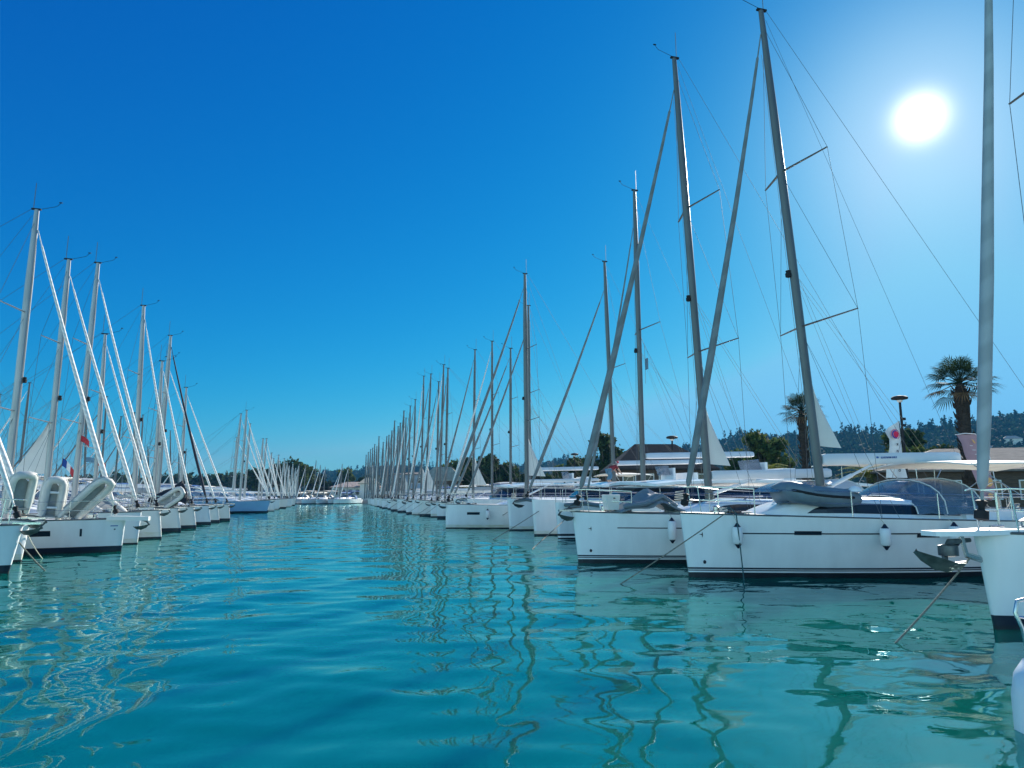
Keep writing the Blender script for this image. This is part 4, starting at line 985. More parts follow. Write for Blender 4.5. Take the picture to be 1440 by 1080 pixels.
l3 = monohull("white yacht with dark boot stripe and grey leaning dinghy, middle of the left row", -1, 40.2, -7.85, at(202, 430, 40.2), base_px=190, L=12.5, B=3.6, fb=1.24, fa=1.1, rake=-.2, boot='dark', gel='gelw', gen='gen_w', gen_r=0.076, group=GL, mast='alu_lit', can='cream', mr=.125, wr=.007)
l4 = monohull("white yacht with black canvas cover on its foredeck, left row", -1, 43.8, -7.75, at(228, 508, 43.8), base_px=217, L=12, B=3.5, fb=1.24, fa=1.1, rake=-.2, boot='dark', gel='gelw', gen='gen_w', gen_r=0.076, group=GL, mast='alu_lit', can='dcan', wr=.007, boombag='grey')
l5 = monohull("white yacht with a navy blue furled sail on its forestay, left row", -1, 49.1, -7.8, at(240, 472, 49.1), base_px=222, L=12.5, B=3.6, fb=1.24, fa=1.1, rake=-.2, boot='dark', gen='gen_k', gen_r=0.088, group=GL, mast='alu_lit', can='grey', mr=.13, wr=.007)
l5b = monohull("white yacht whose bow shows just past the navy furled sail, left row", -1, 52.6, -7.8, at(236, 502, 52.6), base_px=218, L=12, B=3.4, fb=1.24, fa=1.1, rake=-.2, boot='dark', gel='gelw', gen='gen_w', gen_r=0.072, group=GL, mast='alu_lit', detail=1, can='cream', wr=.007)
l6 = monohull("white yacht with sunlit stem, last before the gap in the left row", -1, 56.2, -7.6, at(262, 545, 56.2), base_px=254, L=12, B=3.5, fb=1.24, fa=1.1, rake=-.15, boot='dark', gel='gelw', gen='gen_w', gen_r=0.072, group=GL, mast='alu_lit', detail=1, can='grey', wr=.007)
l7 = monohull("yacht with shade-tinted blue hull alone after the gap in the left row", -1, 82, -7.3, at(347, 577, 82), base_px=338, L=13, B=3.9, fb=1.35, fa=1.1, rake=.35, boot='dark', gel='gelb', gen='gen_w', gen_r=0.080, group=GL, mast='alu_lit', detail=1, can='grey', hwins=(), mr=.13, wr=.008)
left_rest = [(86, (339, 582), 327), (90, (352, 596), 344), (94, (333, 615), 330), (98, (370, 617), 364), (102, (375, 617), 368), (106, (382, 637), 375), (110, (385, 645), 380), (114, (392, 640), 386), (118, (400, 645), 394), (122, (404, 650), 398), (127, (407, 655), 402), (132, (412, 652), 407), (137, (416, 658), 411), (142, (420, 655), 416)]
for i, (v, tp, bp) in enumerate(left_rest):
    monohull("small white yacht far along the left row, one of many distant bows" if i > 1 else ("white yacht directly behind the shade-tinted blue hull, left row" if i == 0 else "white yacht two berths behind the shade-tinted blue hull, left row"), -1, v, -7.5 + .5 * math.sin(i * 2.3), at(*tp, v), base_px=bp, L=11.5, B=3.5, fb=1.4, fa=1.15, rake=.1, boot=['dark', 'scum'][i % 2], gel=['gelw', 'gel'][i % 2],
             can=['grey', 'cream', 'bcan'][i % 3], gen='gen_w', gen_r=0.080, detail=0, group="distant yachts of the left row" if i > 1 else GL, mast='alu_lit', vang=False, wr=.009, mr=.13, bim=i % 2 == 0)
# dinghies and covers on the left foredecks (row heads towards +x)
dinghy("pale dinghy standing on edge like a teardrop, against the left edge", at(25, 693, 22.6), (.12, -.1, 1), (.75, -.65, 0), 1.15, .78, .11, 'hypl', strip='hypl')
dinghy("pale dinghy standing on end like an arch on the wide yacht's deck", at(73, 703, 26.2), (.06, 0, 1), (.55, -1, 0), 1.4, .74, .13, 'hypl', thwart=True, strip='hypl')
dinghy("long pale dinghy leaning up to the right on the wide yacht's foredeck", at(122, 701, 26.3), (.66, 0, .75), (.45, -.8, -.35), 1.85, .7, .12, 'hypl', strip='grey')
dinghy("white upturned dinghy sloping down to the right behind the long leaning one", at(150, 710, 30.4), (-.8, 0, .62), (-.4, .6, -.6), 1.75, 1.0, .17, 'hypl', strip='hypl')
dinghy("grey dinghy leaning up to the right beside the black canvas cover", at(238, 704, 40.2), (.8, .05, .58), (.3, -.8, .5), 1.7, .8, .12, 'hypl', strip='dcan')
b = MB()
rows = []
for i in range(9):
    x = .35 + 2.1 * i / 8; h = .35 + 1.15 * math.exp(-((i - 2.2) / 1.6) ** 2) + .55 * math.exp(-((i - 5.5) / 2) ** 2)
    rows.append([Vector((x + .2 * (h - .4) * k, -.55 + 1.1 * j / 6, 1.26 + h * math.sin(math.pi * (j + .4) / 6.8) ** .7 * (1 + .12 * math.sin(i * 2 + j * 1.7)))) for j, k in zip(range(7), (0, -.3, -.5, -.6, -.5, -.3, 0))])
b.slab(rows, .03)
o = b.build("canvas_cover", M['dcan'], ang=20); o.location = l4['root'].location; o.rotation_euler = (0, 0, math.pi)
tag(o, "black canvas cover draped in peaks over gear on a left foredeck", "cover")
mooring("dark mooring line at the bows by the left edge", l0['W']((.05, 0, .75)), ground(67, 806, -.06), 'rope', .016, .03)
mooring("second slack mooring line at the wide yacht's stem, left side", l0b['W']((.0, .1, .8)), ground(62, 788, -.06), 'ropew', .012, .06)

# flags flown in the left rigging
def flag(px, py, v, wv, hv, mats, label, lean=.25):
    p = at(px, py, v); n = len(mats)
    e = empty("flag", p, 0, label, "flag", "flags flown from the left-hand rigging")
    for k, mm in enumerate(mats):
        b = MB(); rows = []
        for i in range(4):
            x = wv * (k + i / 3) / n
            rows.append([Vector((x, .06 * math.sin(x * 9), -lean * x * 1.4 + hv * (j / 3 - 1) + .03 * math.sin(x * 11))) for j in range(4)])
        b.slab([[q for q in r_] for r_ in rows], .004) if False else b.grid(rows)
        b.grid([[q + Vector((0, .006, 0)) for q in r_] for r_ in rows])
        b.build("flag_panel", M[mm], e)
    b = MB(); b.tube([Vector((0, 0, -hv * 2.2)), Vector((0, 0, hv * 1.2))], .008, 5); b.build("halyard", M['rope'], e)
    return e
flag(88, 644, 30.0, .45, .3, ['blue', 'whit', 'red'], "French tricolour flag hanging between two left masts", .7)
flag(114, 612, 33.0, .34, .26, ['red'], "plain dark red flag beside the second tall left mast", .5)
flag(121, 643, 40.0, .42, .26, ['slateblue'], "faded blue grey flag left of the low slim mast", .05)
flag(138, 648, 36.0, .34, .22, ['red', 'whit', 'red'], "small red and white striped flag behind the low slim mast", .3)
flag(907, 505, 26.7, .18, .5, ['slateblue'], "tattered dark courtesy flag in the rigging of the near catamaran", -.2)

# ------------------------------------------------------------------ other rows
# yachts behind the left pontoon: masts and booms over the near row
k = 0
for v in [28, 33, 38, 43.5, 48, 53, 58, 63, 68, 73, 79, 84, 90, 96, 103, 110, 118, 126, 135, 144]:
    ht = 11.5 + 2.2 * math.sin(v * 1.9); um = -27.5 + math.sin(v)
    lb = {28: "white yacht behind the left pontoon, its short mast near the left edge", 33: "white yacht behind the left pontoon with grey boom cover, second from the left edge"}.get(v, "white yacht behind the left pontoon, stern towards the near row, masts crowded")
    monohull(lb, 1, v, -33 + .5 * math.sin(v * 3) , Vector((um - .35, v, ht if v != 28 else 10)), s_m=um + 33.2, L=11.8, B=3.6, fb=1.4, fa=1.2, rake=.15, boot='dark', detail=0, can=['cream', 'grey', 'bcan'][k % 3], gen='gen_w' if k % 2 else 'gen_g', gen_r=.1,
             group=None if v in (28, 33) else "yachts moored behind the left pontoon", vang=False, wr=.008, mr=.12, boombag=['grey', 'cream', 'bcan'][k % 3]); k += 1
k = 0
for v in range(60, 300, 12):
    u = -75 - 6 * math.sin(v * .7) - (v - 60) * .05
    monohull("tiny white yacht in the far basin beyond the left pontoon", 1, v, u, Vector((u + 5, v, 11.5 + 1.8 * math.sin(v * 2.7))), s_m=5, L=11.5, B=3.5, fb=1.4, fa=1.2, detail=0, group="yachts in the far left basin", vang=False, wr=.01, mr=.13, spray=False, bim=False, gen='gen_w', gen_r=.11); k += 1
# row across the head of the basin, bows towards the camera
ends = [(408, 652), (420, 654), (428, 648), (439, 654), (447, 657), (463, 660), (471, 653), (479, 655)]
for i, (px, py) in enumerate(ends):
    p = at(px, py, 164); 
    lb = ["leftmost yacht across the head of the basin", "second yacht from the left across the basin head", "third yacht from the left across the basin head, tallest mast of that row", "fourth yacht from the left across the basin head", "fifth yacht from the left across the basin head", "yacht with blue canopy across the basin head, left of the two blue ones", "yacht with blue canopy across the basin head, middle of the blue ones", "rightmost yacht across the head of the basin"][i]
    monohull(lb, 0, 159.5 + 1.5 * (i % 2), p.x, Vector((p.x, 164, p.z)), s_m=4.4, L=11, B=3.1, fb=1.1, fa=1.0, detail=0, turn=R(-26 + 9 * math.sin(i * 2.2)), boot='dark', can='bcan' if i >= 5 else 'cream', gen='gen_w', gen_r=.1, group="yachts across the head of the basin", vang=False, wr=.01, mr=.13, boombag='bcan' if i >= 5 else 'cream')

# ------------------------------------------------------------------ quays and pontoons
def platform(name, x0, x1, y0, y1, z, mat, kind="structure", lo=-.6):
    b = MB(); b.box(((x0 + x1) / 2, (y0 + y1) / 2, (z + lo) / 2), (x1 - x0, y1 - y0, z - lo)); return tag(b.build(name, mat, smooth=False), kind=kind)
platform("quay", 21.6, 30, -40, 176, .85, M['conc'])
platform("pontoon", -21.3, -19.4, 5, 150, .5, M['pont'])
platform("far_quay", -60, 21.6, 172, 176, .8, M['conc'])
platform("far_pontoon", -70, -68, 40, 310, .5, M['pont'])
platform("land", 30, 1600, -60, 1400, .80, M['earth'])
platform("far_land", -60, 30, 176, 1400, .78, M['earth'])
platform("left_shore", -900, -60, 320, 1400, .76, M['earth'])

# ------------------------------------------------------------------ hills and woods
ridge = [(-700, 684), (-200, 686), (100, 685), (250, 682), (380, 672), (420, 664), (450, 660), (480, 657), (505, 656), (530, 652), (560, 650), (600, 652), (640, 657), (690, 656), (740, 650), (790, 642), (830, 640), (880, 640), (940, 634), (970, 627), (1000, 617), (1040, 607), (1080, 606), (1130, 604), (1180, 602), (1220, 600), (1260, 604), (1300, 598), (1340, 590), (1400, 582), (1440, 576), (1520, 572), (1700, 566), (2300, 575)]
def dist_at(px): return 900 + 150 * math.sin(px / 260.0)
def ridge_y(px):
    for (a, ya), (c, yc) in zip(ridge, ridge[1:]):
        if a <= px <= c: return ya + (yc - ya) * (px - a) / (c - a)
    return 690
cols = np.arange(-700, 2300, 12)
NR = 14
def hill_h(px, f):
    d = dist_at(px); p = az_pt(px, 1.0); dirn = Vector((p.x, p.y, 0)).normalized()
    depth = d * (dirn.dot(_F)) / math.cos(PITCH)
    zr_ = CAM_H + (697 - ridge_y(px)) / FPX * depth * .985
    dd = d * (.50 + .5 * f) if f <= 1 else d * (1 + (f - 1) * 1.2)
    bumps = .05 * math.sin(px * .031 + f * 9) + .04 * math.sin(px * .083 - f * 5)
    h = 1 + (zr_ - 9 - 1) * (f ** 1.25 + bumps * f * (1 - f) * 2) if f <= 1 else (zr_ - 9) * (1 - (f - 1) * .8)
    return dirn * dd, max(.5, h)
b = MB(); rows = []
for i in range(NR + 3):
    f = i / NR; row = []
    for px in cols:
        q, h = hill_h(float(px), f); row.append(Vector((q.x, q.y, h)))
    rows.append(row)
b.grid(rows)
hillmat = pbr("hillside_scrub", (0.035, 0.05, 0.022), 0.95, col2=(0.10, 0.095, 0.05), scale=0.03)
tag(b.build("hill", hillmat), kind="structure")

def leaf_cards(centers, radii, n, size, seed, flat=1.0, shell=.55):
    """many small leaf faces spread through clumps; returns verts, faces"""
    g = np.random.default_rng(seed); C_ = np.repeat(np.asarray(centers, float), n, axis=0); Rr = np.repeat(np.asarray(radii, float), n, axis=0)
    N = len(C_); d = g.normal(size=(N, 3)); d /= np.linalg.norm(d, axis=1)[:, None]
    rad = (shell + (1 - shell) * g.random(N)) ** .8 * (0.8 + .35 * g.random(N))
    c = C_ + d * Rr * rad[:, None]
    a = g.normal(size=(N, 3)); a /= np.linalg.norm(a, axis=1)[:, None]
    bb = np.cross(a, d + .3 * g.normal(size=(N, 3))); bb /= (np.linalg.norm(bb, axis=1)[:, None] + 1e-9)
    s = size * (.6 + .8 * g.random(N))[:, None]
    v = np.stack([c - a * s, c + bb * s * .6, c + a * s, c - bb * s * .6], 1).reshape(-1, 3)
    return v, N
def cards_obj(name, v, N, mat, parent=None):
    me = bpy.data.meshes.new(name); me.vertices.add(4 * N); me.vertices.foreach_set("co", v.astype(np.float32).ravel())
    me.loops.add(4 * N); me.loops.foreach_set("vertex_index", np.arange(4 * N, dtype=np.int32)); me.polygons.add(N); me.polygons.foreach_set("loop_start", np.arange(0, 4 * N, 4, dtype=np.int32))
    me.update(calc_edges=True); me.validate(); me.materials.append(mat)
    o = bpy.data.objects.new(name, me); COL.objects.link(o)
    if parent: o.parent = parent
    return o
# woodland over the hills: round crowns with cypresses along parts of the ridge
cs, rs = [], []; cy, cyr = [], []
for _ in range(9000):
    px = rng.uniform(-150, 1650); f = rng.random() ** .7 * 1.03
    q, h = hill_h(px, min(f, 1.0)); r_ = rng.uniform(2.4, 5.4)
    if rng.random() < .12: cy.append((q.x, q.y, h + 5)); cyr.append((1.3, 1.3, rng.uniform(4, 6.5)))
    else: cs.append((q.x, q.y, h + r_ * .7)); rs.append((r_, r_, r_ * .8))
for px in list(rng.uniform(960, 1070, 26)) + list(rng.uniform(1180, 1345, 24)) + list(rng.uniform(500, 900, 26)):
    q, h = hill_h(px, .99); cy.append((q.x, q.y, h + 7)); cyr.append((1.6, 1.6, rng.uniform(4.5, 8.5)))
v1, n1 = leaf_cards(cs, rs, 26, 1.5, 3); v2, n2 = leaf_cards(cy, cyr, 44, 1.1, 4)
tag(cards_obj("woodland", np.concatenate([v1, v2]), n1 + n2, M['leafh']), kind="stuff")

def tree(label, p, h, rad, mat, seed, nclump=16, group=None, trunk_h=None, leaves=170, ls=.28):
    e = empty("broadleaf_tree", p, 0, label, "tree", group); g = np.random.default_rng(seed)
    th = trunk_h or h * .35
    b = MB(); b.tube([(0, 0, -.2), (.05, 0, th * .5), (0, .08, th), (.1, 0, h * .7)], [rad * .075, rad * .06, rad * .05, rad * .015], 8)
    cl = []; rr = []
    for i in range(nclump):
        a = g.uniform(0, 2 * math.pi); q = math.sqrt(g.random()) * rad * .68; z = th + (h - th) * (.12 + .76 * g.random()); q *= math.sqrt(max(.12, 1 - ((z - th) / (h - th) * 2 - .8) ** 2 * .6))
        cl.append((q * math.cos(a), q * math.sin(a), z)); k = rad * g.uniform(.26, .45); rr.append((k, k, k * .8))
        if i % 2 == 0: b.tube([(0, .05, th * .8), (q * .5 * math.cos(a), q * .5 * math.sin(a), (th + z) / 2), cl[-1]], [rad * .03, rad * .02, rad * .008], 5)
    b.build("trunk", M['bark'], e)
    v_, n_ = leaf_cards(cl, rr, leaves, ls, seed + 50, shell=.25); cards_obj("crown", v_, n_, mat, e)
    return e
GT = "trees growing behind the quay"
tree("round dark green tree beside the brown hip roof", az_pt(850, 88, .8), 9.2, 4.4, M['leafd'], 11, group=GT)
tree("dark tree left of the round one by the brown hip roof", az_pt(818, 100, .8), 6.5, 3.6, M['leafd'], 12, group=GT)
tree("bushy olive green tree left of the first palm, with a yellow frond in front", az_pt(1078, 75, .8), 7.6, 3.0, M['leafm'], 13, group=GT)
tree("wide green tree to the left of the short palm leaves", az_pt(1052, 90, .8), 6.4, 3.0, M['leafm'], 14, group=GT)
tree("dark round tree between the lamp post and the second palm", az_pt(1298, 85, .8), 8.6, 3.6, M['leafd'], 15, group=GT)
tree("low green bush tree right of the white banner", az_pt(1275, 70, .8), 5.2, 2.6, M['leafm'], 16, group=GT)
tree("low spreading tree at the far right under the hill", az_pt(1410, 80, .8), 4.8, 3.2, M['leafm'], 17, group=GT)
for i, (px, d, h, r_, lb) in enumerate([(392, 185, 9.0, 5.0, "dark tree at the left end of the wood behind the basin head"), (405, 182, 10.0, 5, "tallest dark tree of the clump at the basin head"), (420, 184, 9.5, 5, "dark tree right of the tallest one at the basin head"), (433, 188, 9.0, 5, "rightmost dark tree of the clump at the basin head"), (366, 190, 8.0, 4.5, "dark tree behind the far left masts"), (484, 200, 8.5, 4, "green tree beside the long white house"), (448, 195, 7.0, 4, "bushy tree behind the masts at the basin head"), (520, 205, 7, 4.5, "green tree right of the long white house"),
                                      (650, 125, 8.0, 4.5, "dark tree right of the pale hip roof"), (672, 118, 8.2, 4.3, "second dark tree right of the pale hip roof"), (690, 112, 7.8, 4, "dark tree behind the long saloon window"), (636, 130, 7, 4, "dark tree touching the pale hip roof"), (710, 112, 6.0, 3.6, "low dark tree between the two middle masts"), (760, 120, 5.5, 4, "low green tree under the hill, middle right"), (790, 118, 6, 4, "low green tree left of the round dark one")]):
    tree(lb, az_pt(px, d, .8), h, r_, M['leafd'] if i % 3 != 2 else M['leafm'], 30 + i, 14, GT, leaves=110, ls=.42)
for i, (px, d, h) in enumerate([(150, 330, 9), (185, 335, 8), (225, 330, 9.5), (262, 325, 10), (290, 330, 9), (316, 300, 9.5), (345, 290, 9), (60, 345, 8), (15, 340, 8.5), (105, 340, 9)]):
    tree("dark distant tree on the low shore behind the left masts", az_pt(px, d, .7), h, 9, M['leafd'], 60 + i, 14, "distant trees on the left shore", leaves=60, ls=.9)

# ---- fan palms
def fan_palm(label, p, h, crown, trunk_r, seed, skirt=True):
    e = empty("palm_tree", p, 0, label, "palm tree", "tall fan palms behind the quay"); g = np.random.default_rng(seed)
    b = MB(); zs = [0, h * .3, h * .55, h * .75, h * .9, h]
    b.tube([(0, 0, z) for z in zs], [trunk_r * .9, trunk_r * .72, trunk_r * .8, trunk_r * 1.05, trunk_r * 1.2, trunk_r * .6], 12)
    for i in range(170):                     # leaf boots: stubs of cut fronds round the trunk
        a = g.uniform(0, 6.283); z = h * g.uniform(.2, .97); rr = trunk_r * (.85 + .3 * z / h); d = Vector((math.cos(a), math.sin(a), 0))
        b.tube([d * rr * .8 + Vector((0, 0, z)), d * (rr + .07) + Vector((0, 0, z + .13)), d * (rr + .13) + Vector((0, 0, z + .32))], [.06, .04, .01], 4)
    b.build("trunk", M['palmt'], e)
    for i in range(34):
        a = i * 2.39996 + g.uniform(-.3, .3); el = R(82 - 108 * (i / 33.0) ** .9) + g.uniform(-.1, .1)
        d = Vector((math.cos(a) * math.cos(el), math.sin(a) * math.cos(el), math.sin(el))); side = Vector((-math.sin(a), math.cos(a), 0)); up = d.cross(side) * -1
        L1 = crown * .48 * g.uniform(.85, 1.1); b = MB()
        o = Vector((0, 0, h)); hub = o + d * L1 - Vector((0, 0, .12 * L1))
        b.tube([o, o + d * L1 * .5, hub], [.03, .024, .016], 5)
        nl = 22; Ls = crown * .5 * g.uniform(.85, 1.12)
        for k in range(nl):
            th = R(-105 + 210 * k / (nl - 1)); q = d * math.cos(th) + side * math.sin(th)
            tip_l = Ls * (.72 + .28 * math.cos(th)); w_ = .034 * crown / 2.4
            pr_ = q.cross(up).normalized()
            m_ = hub + q * tip_l * .6 + up * .02; tp = hub + q * tip_l - Vector((0, 0, .35 * tip_l * g.uniform(.4, 1.0)))
            b.add([hub, m_ - pr_ * w_, tp, m_ + pr_ * w_], [(0, 1, 2, 3)])
        b.build("frond", M['leafp'] if i not in (30, 33) else M['leafb'], e, smooth=False, fix=False)
    return e
p = at(1350, 540, 32); fan_palm("tallest fan palm with thick dark trunk behind the nearest forestay", Vector((p.x, p.y, .85)), p.z - .85, 2.35, .34, 5)
p = at(1127, 578, 46); fan_palm("slimmer fan palm beside the mast of the tallest yacht", Vector((p.x, p.y, .85)), p.z - .85, 2.1, .29, 6)
def feather_palm(label, p, h, ln, seed, mat):
    e = empty("date_palm", p, 0, label, "palm tree", "short feathery palms behind the quay"); g = np.random.default_rng(seed)
    b = MB(); b.tube([(0, 0, 0), (0, 0, h)], [.3, .22], 10); b.build("trunk", M['palmt'], e)
    for i in range(24):
        a = i * 2.39996; el = R(78 - 60 * (i / 23.0)); b = MB(); pts = []
        for k in range(9):
            f = k / 8; r_ = ln * f * math.cos(el * (1 - .35 * f)); z = h + ln * (f * math.sin(el) - .55 * f * f); pts.append(Vector((r_ * math.cos(a), r_ * math.sin(a), z)))
        b.tube(pts, [.03 - .0027 * k for k in range(9)], 4)
        sd = Vector((-math.sin(a), math.cos(a), 0))
        for k in range(1, 9):
            for j in (0, .5):
                c = pts[k].lerp(pts[k - 1], j); fw = (pts[k] - pts[k - 1]).normalized()
                for s_ in (-1, 1):
                    tp = c + (sd * s_ * .8 + fw * .6) * ln * .22 - Vector((0, 0, .1)); b.add([c, c + fw * .09, tp], [(0, 1, 2)])
        b.build("frond", mat, e, smooth=False, fix=False)
p = at(1222, 650, 44); feather_palm("short feathery palm with yellow green fronds left of the white banner", Vector((p.x, p.y, .85)), 2.4, 2.6, 8, M['leafy'])
p = at(1079, 645, 50); feather_palm("small palm with sunlit yellow frond before the olive green tree", Vector((p.x, p.y, .85)), 2.9, 1.9, 9, M['leafy'])

# ------------------------------------------------------------------ buildings on shore
def hip_house(label, c, size, zw, zr, rz, wall, roof, wins=(), cat="building", over=.5, ridge_f=.45):
    e = empty("house", (c[0], c[1], .8), rz, label, cat); sx, sy = size
    b = MB(); b.box((0, 0, zw / 2 - .1), (sx, sy, zw + .2)); b.build("wall", M[wall], e, smooth=False)
    b = MB(); ox, oy = sx / 2 + over, sy / 2 + over; rl = sx * ridge_f / 2
    b.add([(-ox, -oy, zw), (ox, -oy, zw), (ox, oy, zw), (-ox, oy, zw), (-rl, 0, zr), (rl, 0, zr), (-ox, -oy, zw - .14), (ox, -oy, zw - .14), (ox, oy, zw - .14), (-ox, oy, zw - .14)],
          [(0, 1, 5, 4), (1, 2, 5), (2, 3, 4, 5), (3, 0, 4), (0, 6, 7, 1), (1, 7, 8, 2), (2, 8, 9, 3), (3, 9, 6, 0), (6, 9, 8, 7)]); b.build("roof", M[roof], e, smooth=False)
    for (face, x, z, w_, h_) in wins:
        f = MB(); q = MB()
        if face == 's': f.box((x, -sy / 2 - .03, z), (w_ + .16, .08, h_ + .16)); q.box((x, -sy / 2 - .06, z), (w_, .06, h_))
        else: f.box((-sx / 2 - .03, x, z), (.08, w_ + .16, h_ + .16)); q.box((-sx / 2 - .06, x, z), (.06, w_, h_))
        fo = f.build("window_frame", M['whit'], e, smooth=False); q.build("pane", M['pane'], fo, smooth=False)
    return e
wrow = lambda n, x0, x1, z, w_, h_, face='s': [(face, x0 + (x1 - x0) * i / max(1, n - 1), z, w_, h_) for i in range(n)]
p = at(915, 640, 62)
hip_house("open pavilion with a dark brown hip roof behind the catamarans", (p.x + .5, p.y), (9, 8), 3.6, 6.2, R(-14), 'wood', 'droof', wrow(5, -3.4, 3.4, 2.4, 1.1, 1.3))
p = at(1400, 640, 38)
hip_house("long low building with a grey tiled roof behind the pink banner", (p.x + 1.5, p.y + 2), (15, 7), 2.9, 4.6, R(-30), 'wood', 'tile', wrow(6, -6, 6, 1.5, 1.2, 1.2))
p = az_pt(622, 118, 0)
hip_house("house with a pale yellowish hip roof behind the far right masts", (p.x, p.y), (6.5, 6), 3.7, 6.0, R(-14), 'wood', 'tiley', wrow(4, -2.3, 2.3, 2.2, .9, 1.2))
p = az_pt(587, 150, 0)
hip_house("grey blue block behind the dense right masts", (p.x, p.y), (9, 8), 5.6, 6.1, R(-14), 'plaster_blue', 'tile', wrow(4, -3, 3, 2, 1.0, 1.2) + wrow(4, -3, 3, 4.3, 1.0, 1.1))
p = az_pt(503, 186, 0)
hip_house("long white house with terracotta roof and a row of windows at the basin head", (p.x, p.y), (13, 7), 3.3, 4.7, R(-4), 'plast', 'tiler', wrow(7, -5.4, 5.4, 2.0, .9, 1.3))
p = az_pt(519, 180, 0)
hip_house("tall narrow white gabled house beside the long white one", (p.x, p.y), (4.5, 6), 4.2, 5.7, R(-4), 'plast', 'tiley', [('s', 0, 3.0, .8, 1)])
p = az_pt(470, 196, 0)
hip_house("low dark boathouse left of the long white house", (p.x, p.y), (9, 6), 3.6, 4.8, R(-4), 'wood', 'droof', wrow(3, -3, 3, 1.8, 1.2, 1))
p = az_pt(345, 300, 0)
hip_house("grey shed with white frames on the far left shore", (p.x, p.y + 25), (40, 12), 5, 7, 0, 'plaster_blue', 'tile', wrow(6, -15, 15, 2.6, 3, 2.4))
for i, (px, f, w_, lb) in enumerate([(1395, .5, 11, "pale house halfway up the right hill"), (1432, .6, 12, "white house higher on the right hill at the edge"), (1410, .36, 13, "long pale house low on the right hill"), (1365, .42, 8, "small pale house on the right hill beside the palm")]):
    q, h = hill_h(px, f)
    e = hip_house(lb, (q.x, q.y), (w_, 8), 5 + h, 7.5 + h, R(-40), 'plast', 'tiler', [])

# ------------------------------------------------------------------ lamp posts, banners on the quay
def lamp_post(label, px, py_top, v):
    p = at(px, py_top, v); e = empty("street_lamp", (p.x, p.y, .85), 0, label, "lamp post", "lamp posts along the right quay"); h = p.z - .85
    b = MB(); b.lathe([(.14, 0), (.14, .25), (.075, .3), (.055, h - .1), (.05, h - .05)], 10); b.build("pole", M['black'], e)
    b = MB(); b.lathe([(.06, h - .08), (.14, h - .02), (.36, h + .02), (.38, h + .1), (.30, h + .16), (.1, h + .2)], 18); b.build("lamp_head", M['black'], e)
    b = MB(); b.lathe([(.05, h - .14), (.12, h - .10), (.13, h - .03), (.05, h - .015)], 10); b.build("diffuser", M['whit'], e)
    b = MB(); b.box((.12, 0, h - .95), (.16, .14, .12)); b.box((.1, 0, h - 1.25), (.14, .12, .1)); b.build("camera_box", M['black'], e)
    return e
lamp_post("black lamp post with mushroom head beside the white banner", 1265, 562, 27)
lamp_post("black lamp post with mushroom head behind the near catamaran", 945, 617, 40)
lamp_post("small lamp post behind the person on the catamaran, at the dark tree", 808, 640, 62)

def banner(label, px, v, ptop, pbot, outline, mat):
    """feather banner: outline = photo pixels round the cloth, hung on a curved pole on the quay"""
    c0 = at(*outline[0], v); e = empty("feather_banner", (at(px, 690, v).x, v, .85), 0, label, "banner", "feather banners on the right quay")
    L_ = lambda q: at(*q, v) - e.location
    return e, L_
e, L_ = banner("white feather banner with a red and purple round emblem and black letters", 1278, 26, 0, 0, [(1246, 606)], 'whit')
left = [(1243, 607), (1250, 618), (1251, 630), (1249, 645), (1248, 660), (1247, 672)]; right = [(1263, 592), (1266, 610), (1269, 628), (1271, 645), (1274, 660), (1276, 672)]
rows = []
for a, c in zip(left, right):
    A, C2 = L_(a), L_(c); rows.append([A.lerp(C2, k / 5) + Vector((0, .06 * math.sin(k * 1.4 + a[1] * .06), 0)) for k in range(6)])
b = MB(); b.grid(rows); b.grid([[q + Vector((0, .01, 0)) for q in r_] for r_ in rows]); b.build("banner_cloth", M['whit'], e)
b = MB(); b.tube([Vector((0, 0.03, 0)), L_((1276, 672)) + Vector((.02, .02, 0)), L_((1270, 628)) + Vector((.02, .02, 0)), L_((1264, 592)) + Vector((.02, .02, 0))], .022, 6); b.build("banner_pole", M['black'], e)
def disc_mesh(c, r_, a0=0, a1=360, r2=0.0, y=-.09, n=24):
    q = MB(); vs = []; 
    for i in range(n + 1):
        a = R(a0 + (a1 - a0) * i / n); vs.append(c + Vector((r_ * math.cos(a), y, r_ * math.sin(a)))); vs.append(c + Vector((r2 * math.cos(a), y, r2 * math.sin(a))))
    q.add(vs, [(2 * i, 2 * i + 1, 2 * i + 3, 2 * i + 2) for i in range(n)]); return q
c = L_((1257, 611))
disc_mesh(c, .20, 60, 300, .12).build("emblem_crescent", M['purple'], e, smooth=False)
disc_mesh(c + Vector((.04, -.004, 0)), .145).build("emblem_disc", M['crim'], e, smooth=False)
disc_mesh(c, .245, -60, 200, .222).build("emblem_ring", M['crim'], e, smooth=False)
for k, (ch, px, py, sz) in enumerate([("x", 1260, 624.5, .13), ("n", 1260, 634, .13), ("l", 1260.5, 641, .13), ("o", 1262.5, 655, .16), ("o", 1263, 661, .16)]):
    q = L_((px, py)) + Vector((0, -.09, 0)); text_part(ch, sz * 1.5, M['black'], e, q, (R(90), 0, 0))
b = MB(); q = L_((1257, 655)); b.add([q + Vector((x, -.085, z)) for x, z in ((-.12, .02), (-.05, .14), (.04, .1), (.0, .0), (.03, -.12), (-.06, -.1))], [tuple(range(6))]); b.build("printed_figure", M['black'], e, smooth=False)

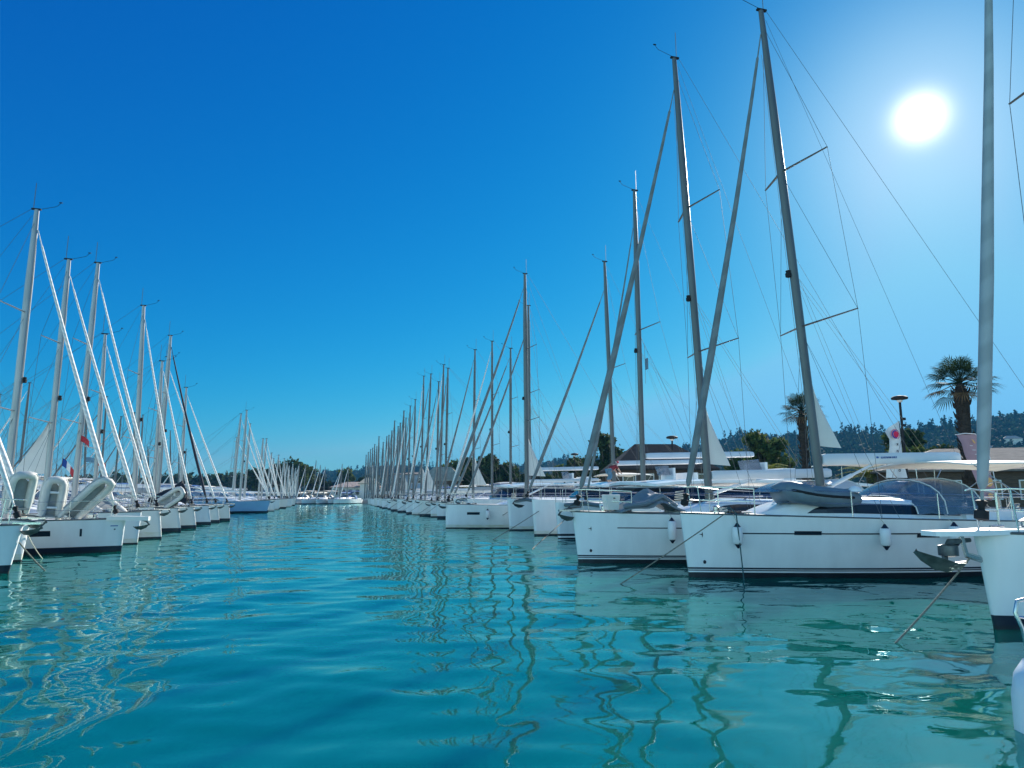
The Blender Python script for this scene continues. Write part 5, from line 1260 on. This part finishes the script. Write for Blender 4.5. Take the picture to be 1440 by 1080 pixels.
e, L_ = banner("faded pink feather banner with an orange sail emblem behind the nearest forestay", 1398, 24, 0, 0, [(1345, 611)], 'pink')
left = [(1344, 612), (1352, 624), (1358, 640), (1366, 655), (1374, 675), (1378, 693), (1386, 702)]; right = [(1372, 612), (1384, 622), (1389, 640), (1393, 655), (1397, 672), (1400, 688), (1394, 704)]
rows = []
for a, c in zip(left, right):
    A, C2 = L_(a), L_(c); rows.append([A.lerp(C2, k / 5) + Vector((0, .08 * math.sin(k * 1.2 + a[1] * .05), .03 * math.sin(k * math.pi / 5))) for k in range(6)])
b = MB(); b.grid(rows); b.grid([[q + Vector((0, .01, 0)) for q in r_] for r_ in rows]); b.build("banner_cloth", M['pink'], e)
b = MB(); b.tube([Vector((0, .03, 0)), L_((1402, 690)), L_((1394, 650)) + Vector((.02, .02, 0)), L_((1385, 622)) + Vector((.02, .02, 0)), L_((1372, 611)) + Vector((0, .02, .02)), L_((1358, 610))+ Vector((0, .02, .02)), L_((1344, 612)) + Vector((0, .02, .02))], .02, 6); b.build("banner_pole", M['whit'], e)
b = MB(); q = L_((1366, 621)); b.add([q + Vector((x, -.11, z)) for x, z in ((-.12, .11), (-.0, .06), (.1, -.06), (.06, -.1), (-.02, -.05))], [tuple(range(5))]); b.build("sail_emblem", M['orange'], e, smooth=False)
disc_mesh(L_((1388, 678)), .2, 0, 360, 0, -.11).build("orange_circle", M['orange'], e, smooth=False)
b = MB(); q = L_((1390, 697)); b.add([q + Vector((x, -.11, z)) for x, z in ((-.16, .05), (0, .12), (.14, .05), (.1, -.12), (-.06, -.14))], [tuple(range(5))]); b.build("orange_patch", M['orange'], e, smooth=False)
for k, (px, py, w_) in enumerate([(1363, 627, .16), (1367, 633, .2), (1370, 639, .14)]):
    b = MB(); q = L_((px, py)) + Vector((0, -.1, 0)); b.box(q, (w_, .006, .022)); b.build("printed_line", M['whit'], e, smooth=False)

# ------------------------------------------------------------------ boat the photographer stands beside: white moulded corner with a steel hoop
e = empty("motorboat", (5.62, 4.55, 0), R(8), "white motorboat corner with a bent steel hoop in the bottom right corner", "boat")
b = MB()
prof = [(-.22, -.4), (-.2, .28), (-.14, .44), (-.02, .52), (.12, .535)]
rows = []
for y, ins in ((-3.2, .0), (-2, 0), (-1, 0), (-.2, .0), (.05, .03), (.18, .1), (.24, .22)):
    rows.append([Vector((x + ins, y, z)) for x, z in prof] + [Vector((2.6, y, .56)), Vector((2.6, y, -.4))])
b.grid(rows, closed=True); b.add(rows[0], [tuple(range(7))]); b.add(rows[-1], [tuple(range(7))]); b.build("hull", M['gel'], e, ang=60)
b = MB()
hp = [(.06, .1, .53), (.02, .1, .80), (-.02, .12, .93), (.02, .12, 1.02), (.14, .1, 1.04), (.4, .0, .98), (.9, -.25, .84), (1.6, -.5, .8)]
b.tube(hp, .016, 8); b.tube([(-.02, .12, .9), (.15, .08, .87), (.5, -.05, .80), (1.0, -.3, .70), (1.5, -.5, .55)], .014, 8); b.build("steel_hoop", M['steel'], e)

# ------------------------------------------------------------------ hazy air
hz = bpy.data.materials.new("haze"); hz.use_nodes = True; ht = hz.node_tree
ht.nodes.remove(ht.nodes["Principled BSDF"])
pv = ht.nodes.new("ShaderNodeVolumePrincipled"); pv.inputs["Color"].default_value = (0.06, 0.30, 0.60, 1); pv.inputs["Density"].default_value = 0.00028; pv.inputs["Anisotropy"].default_value = 0.0
ht.links.new(pv.outputs[0], ht.nodes["Material Output"].inputs["Volume"])
b = MB(); b.box((0, 600, 52), (3400, 2400, 107)); o = tag(b.build("haze", hz, smooth=False), kind="stuff")
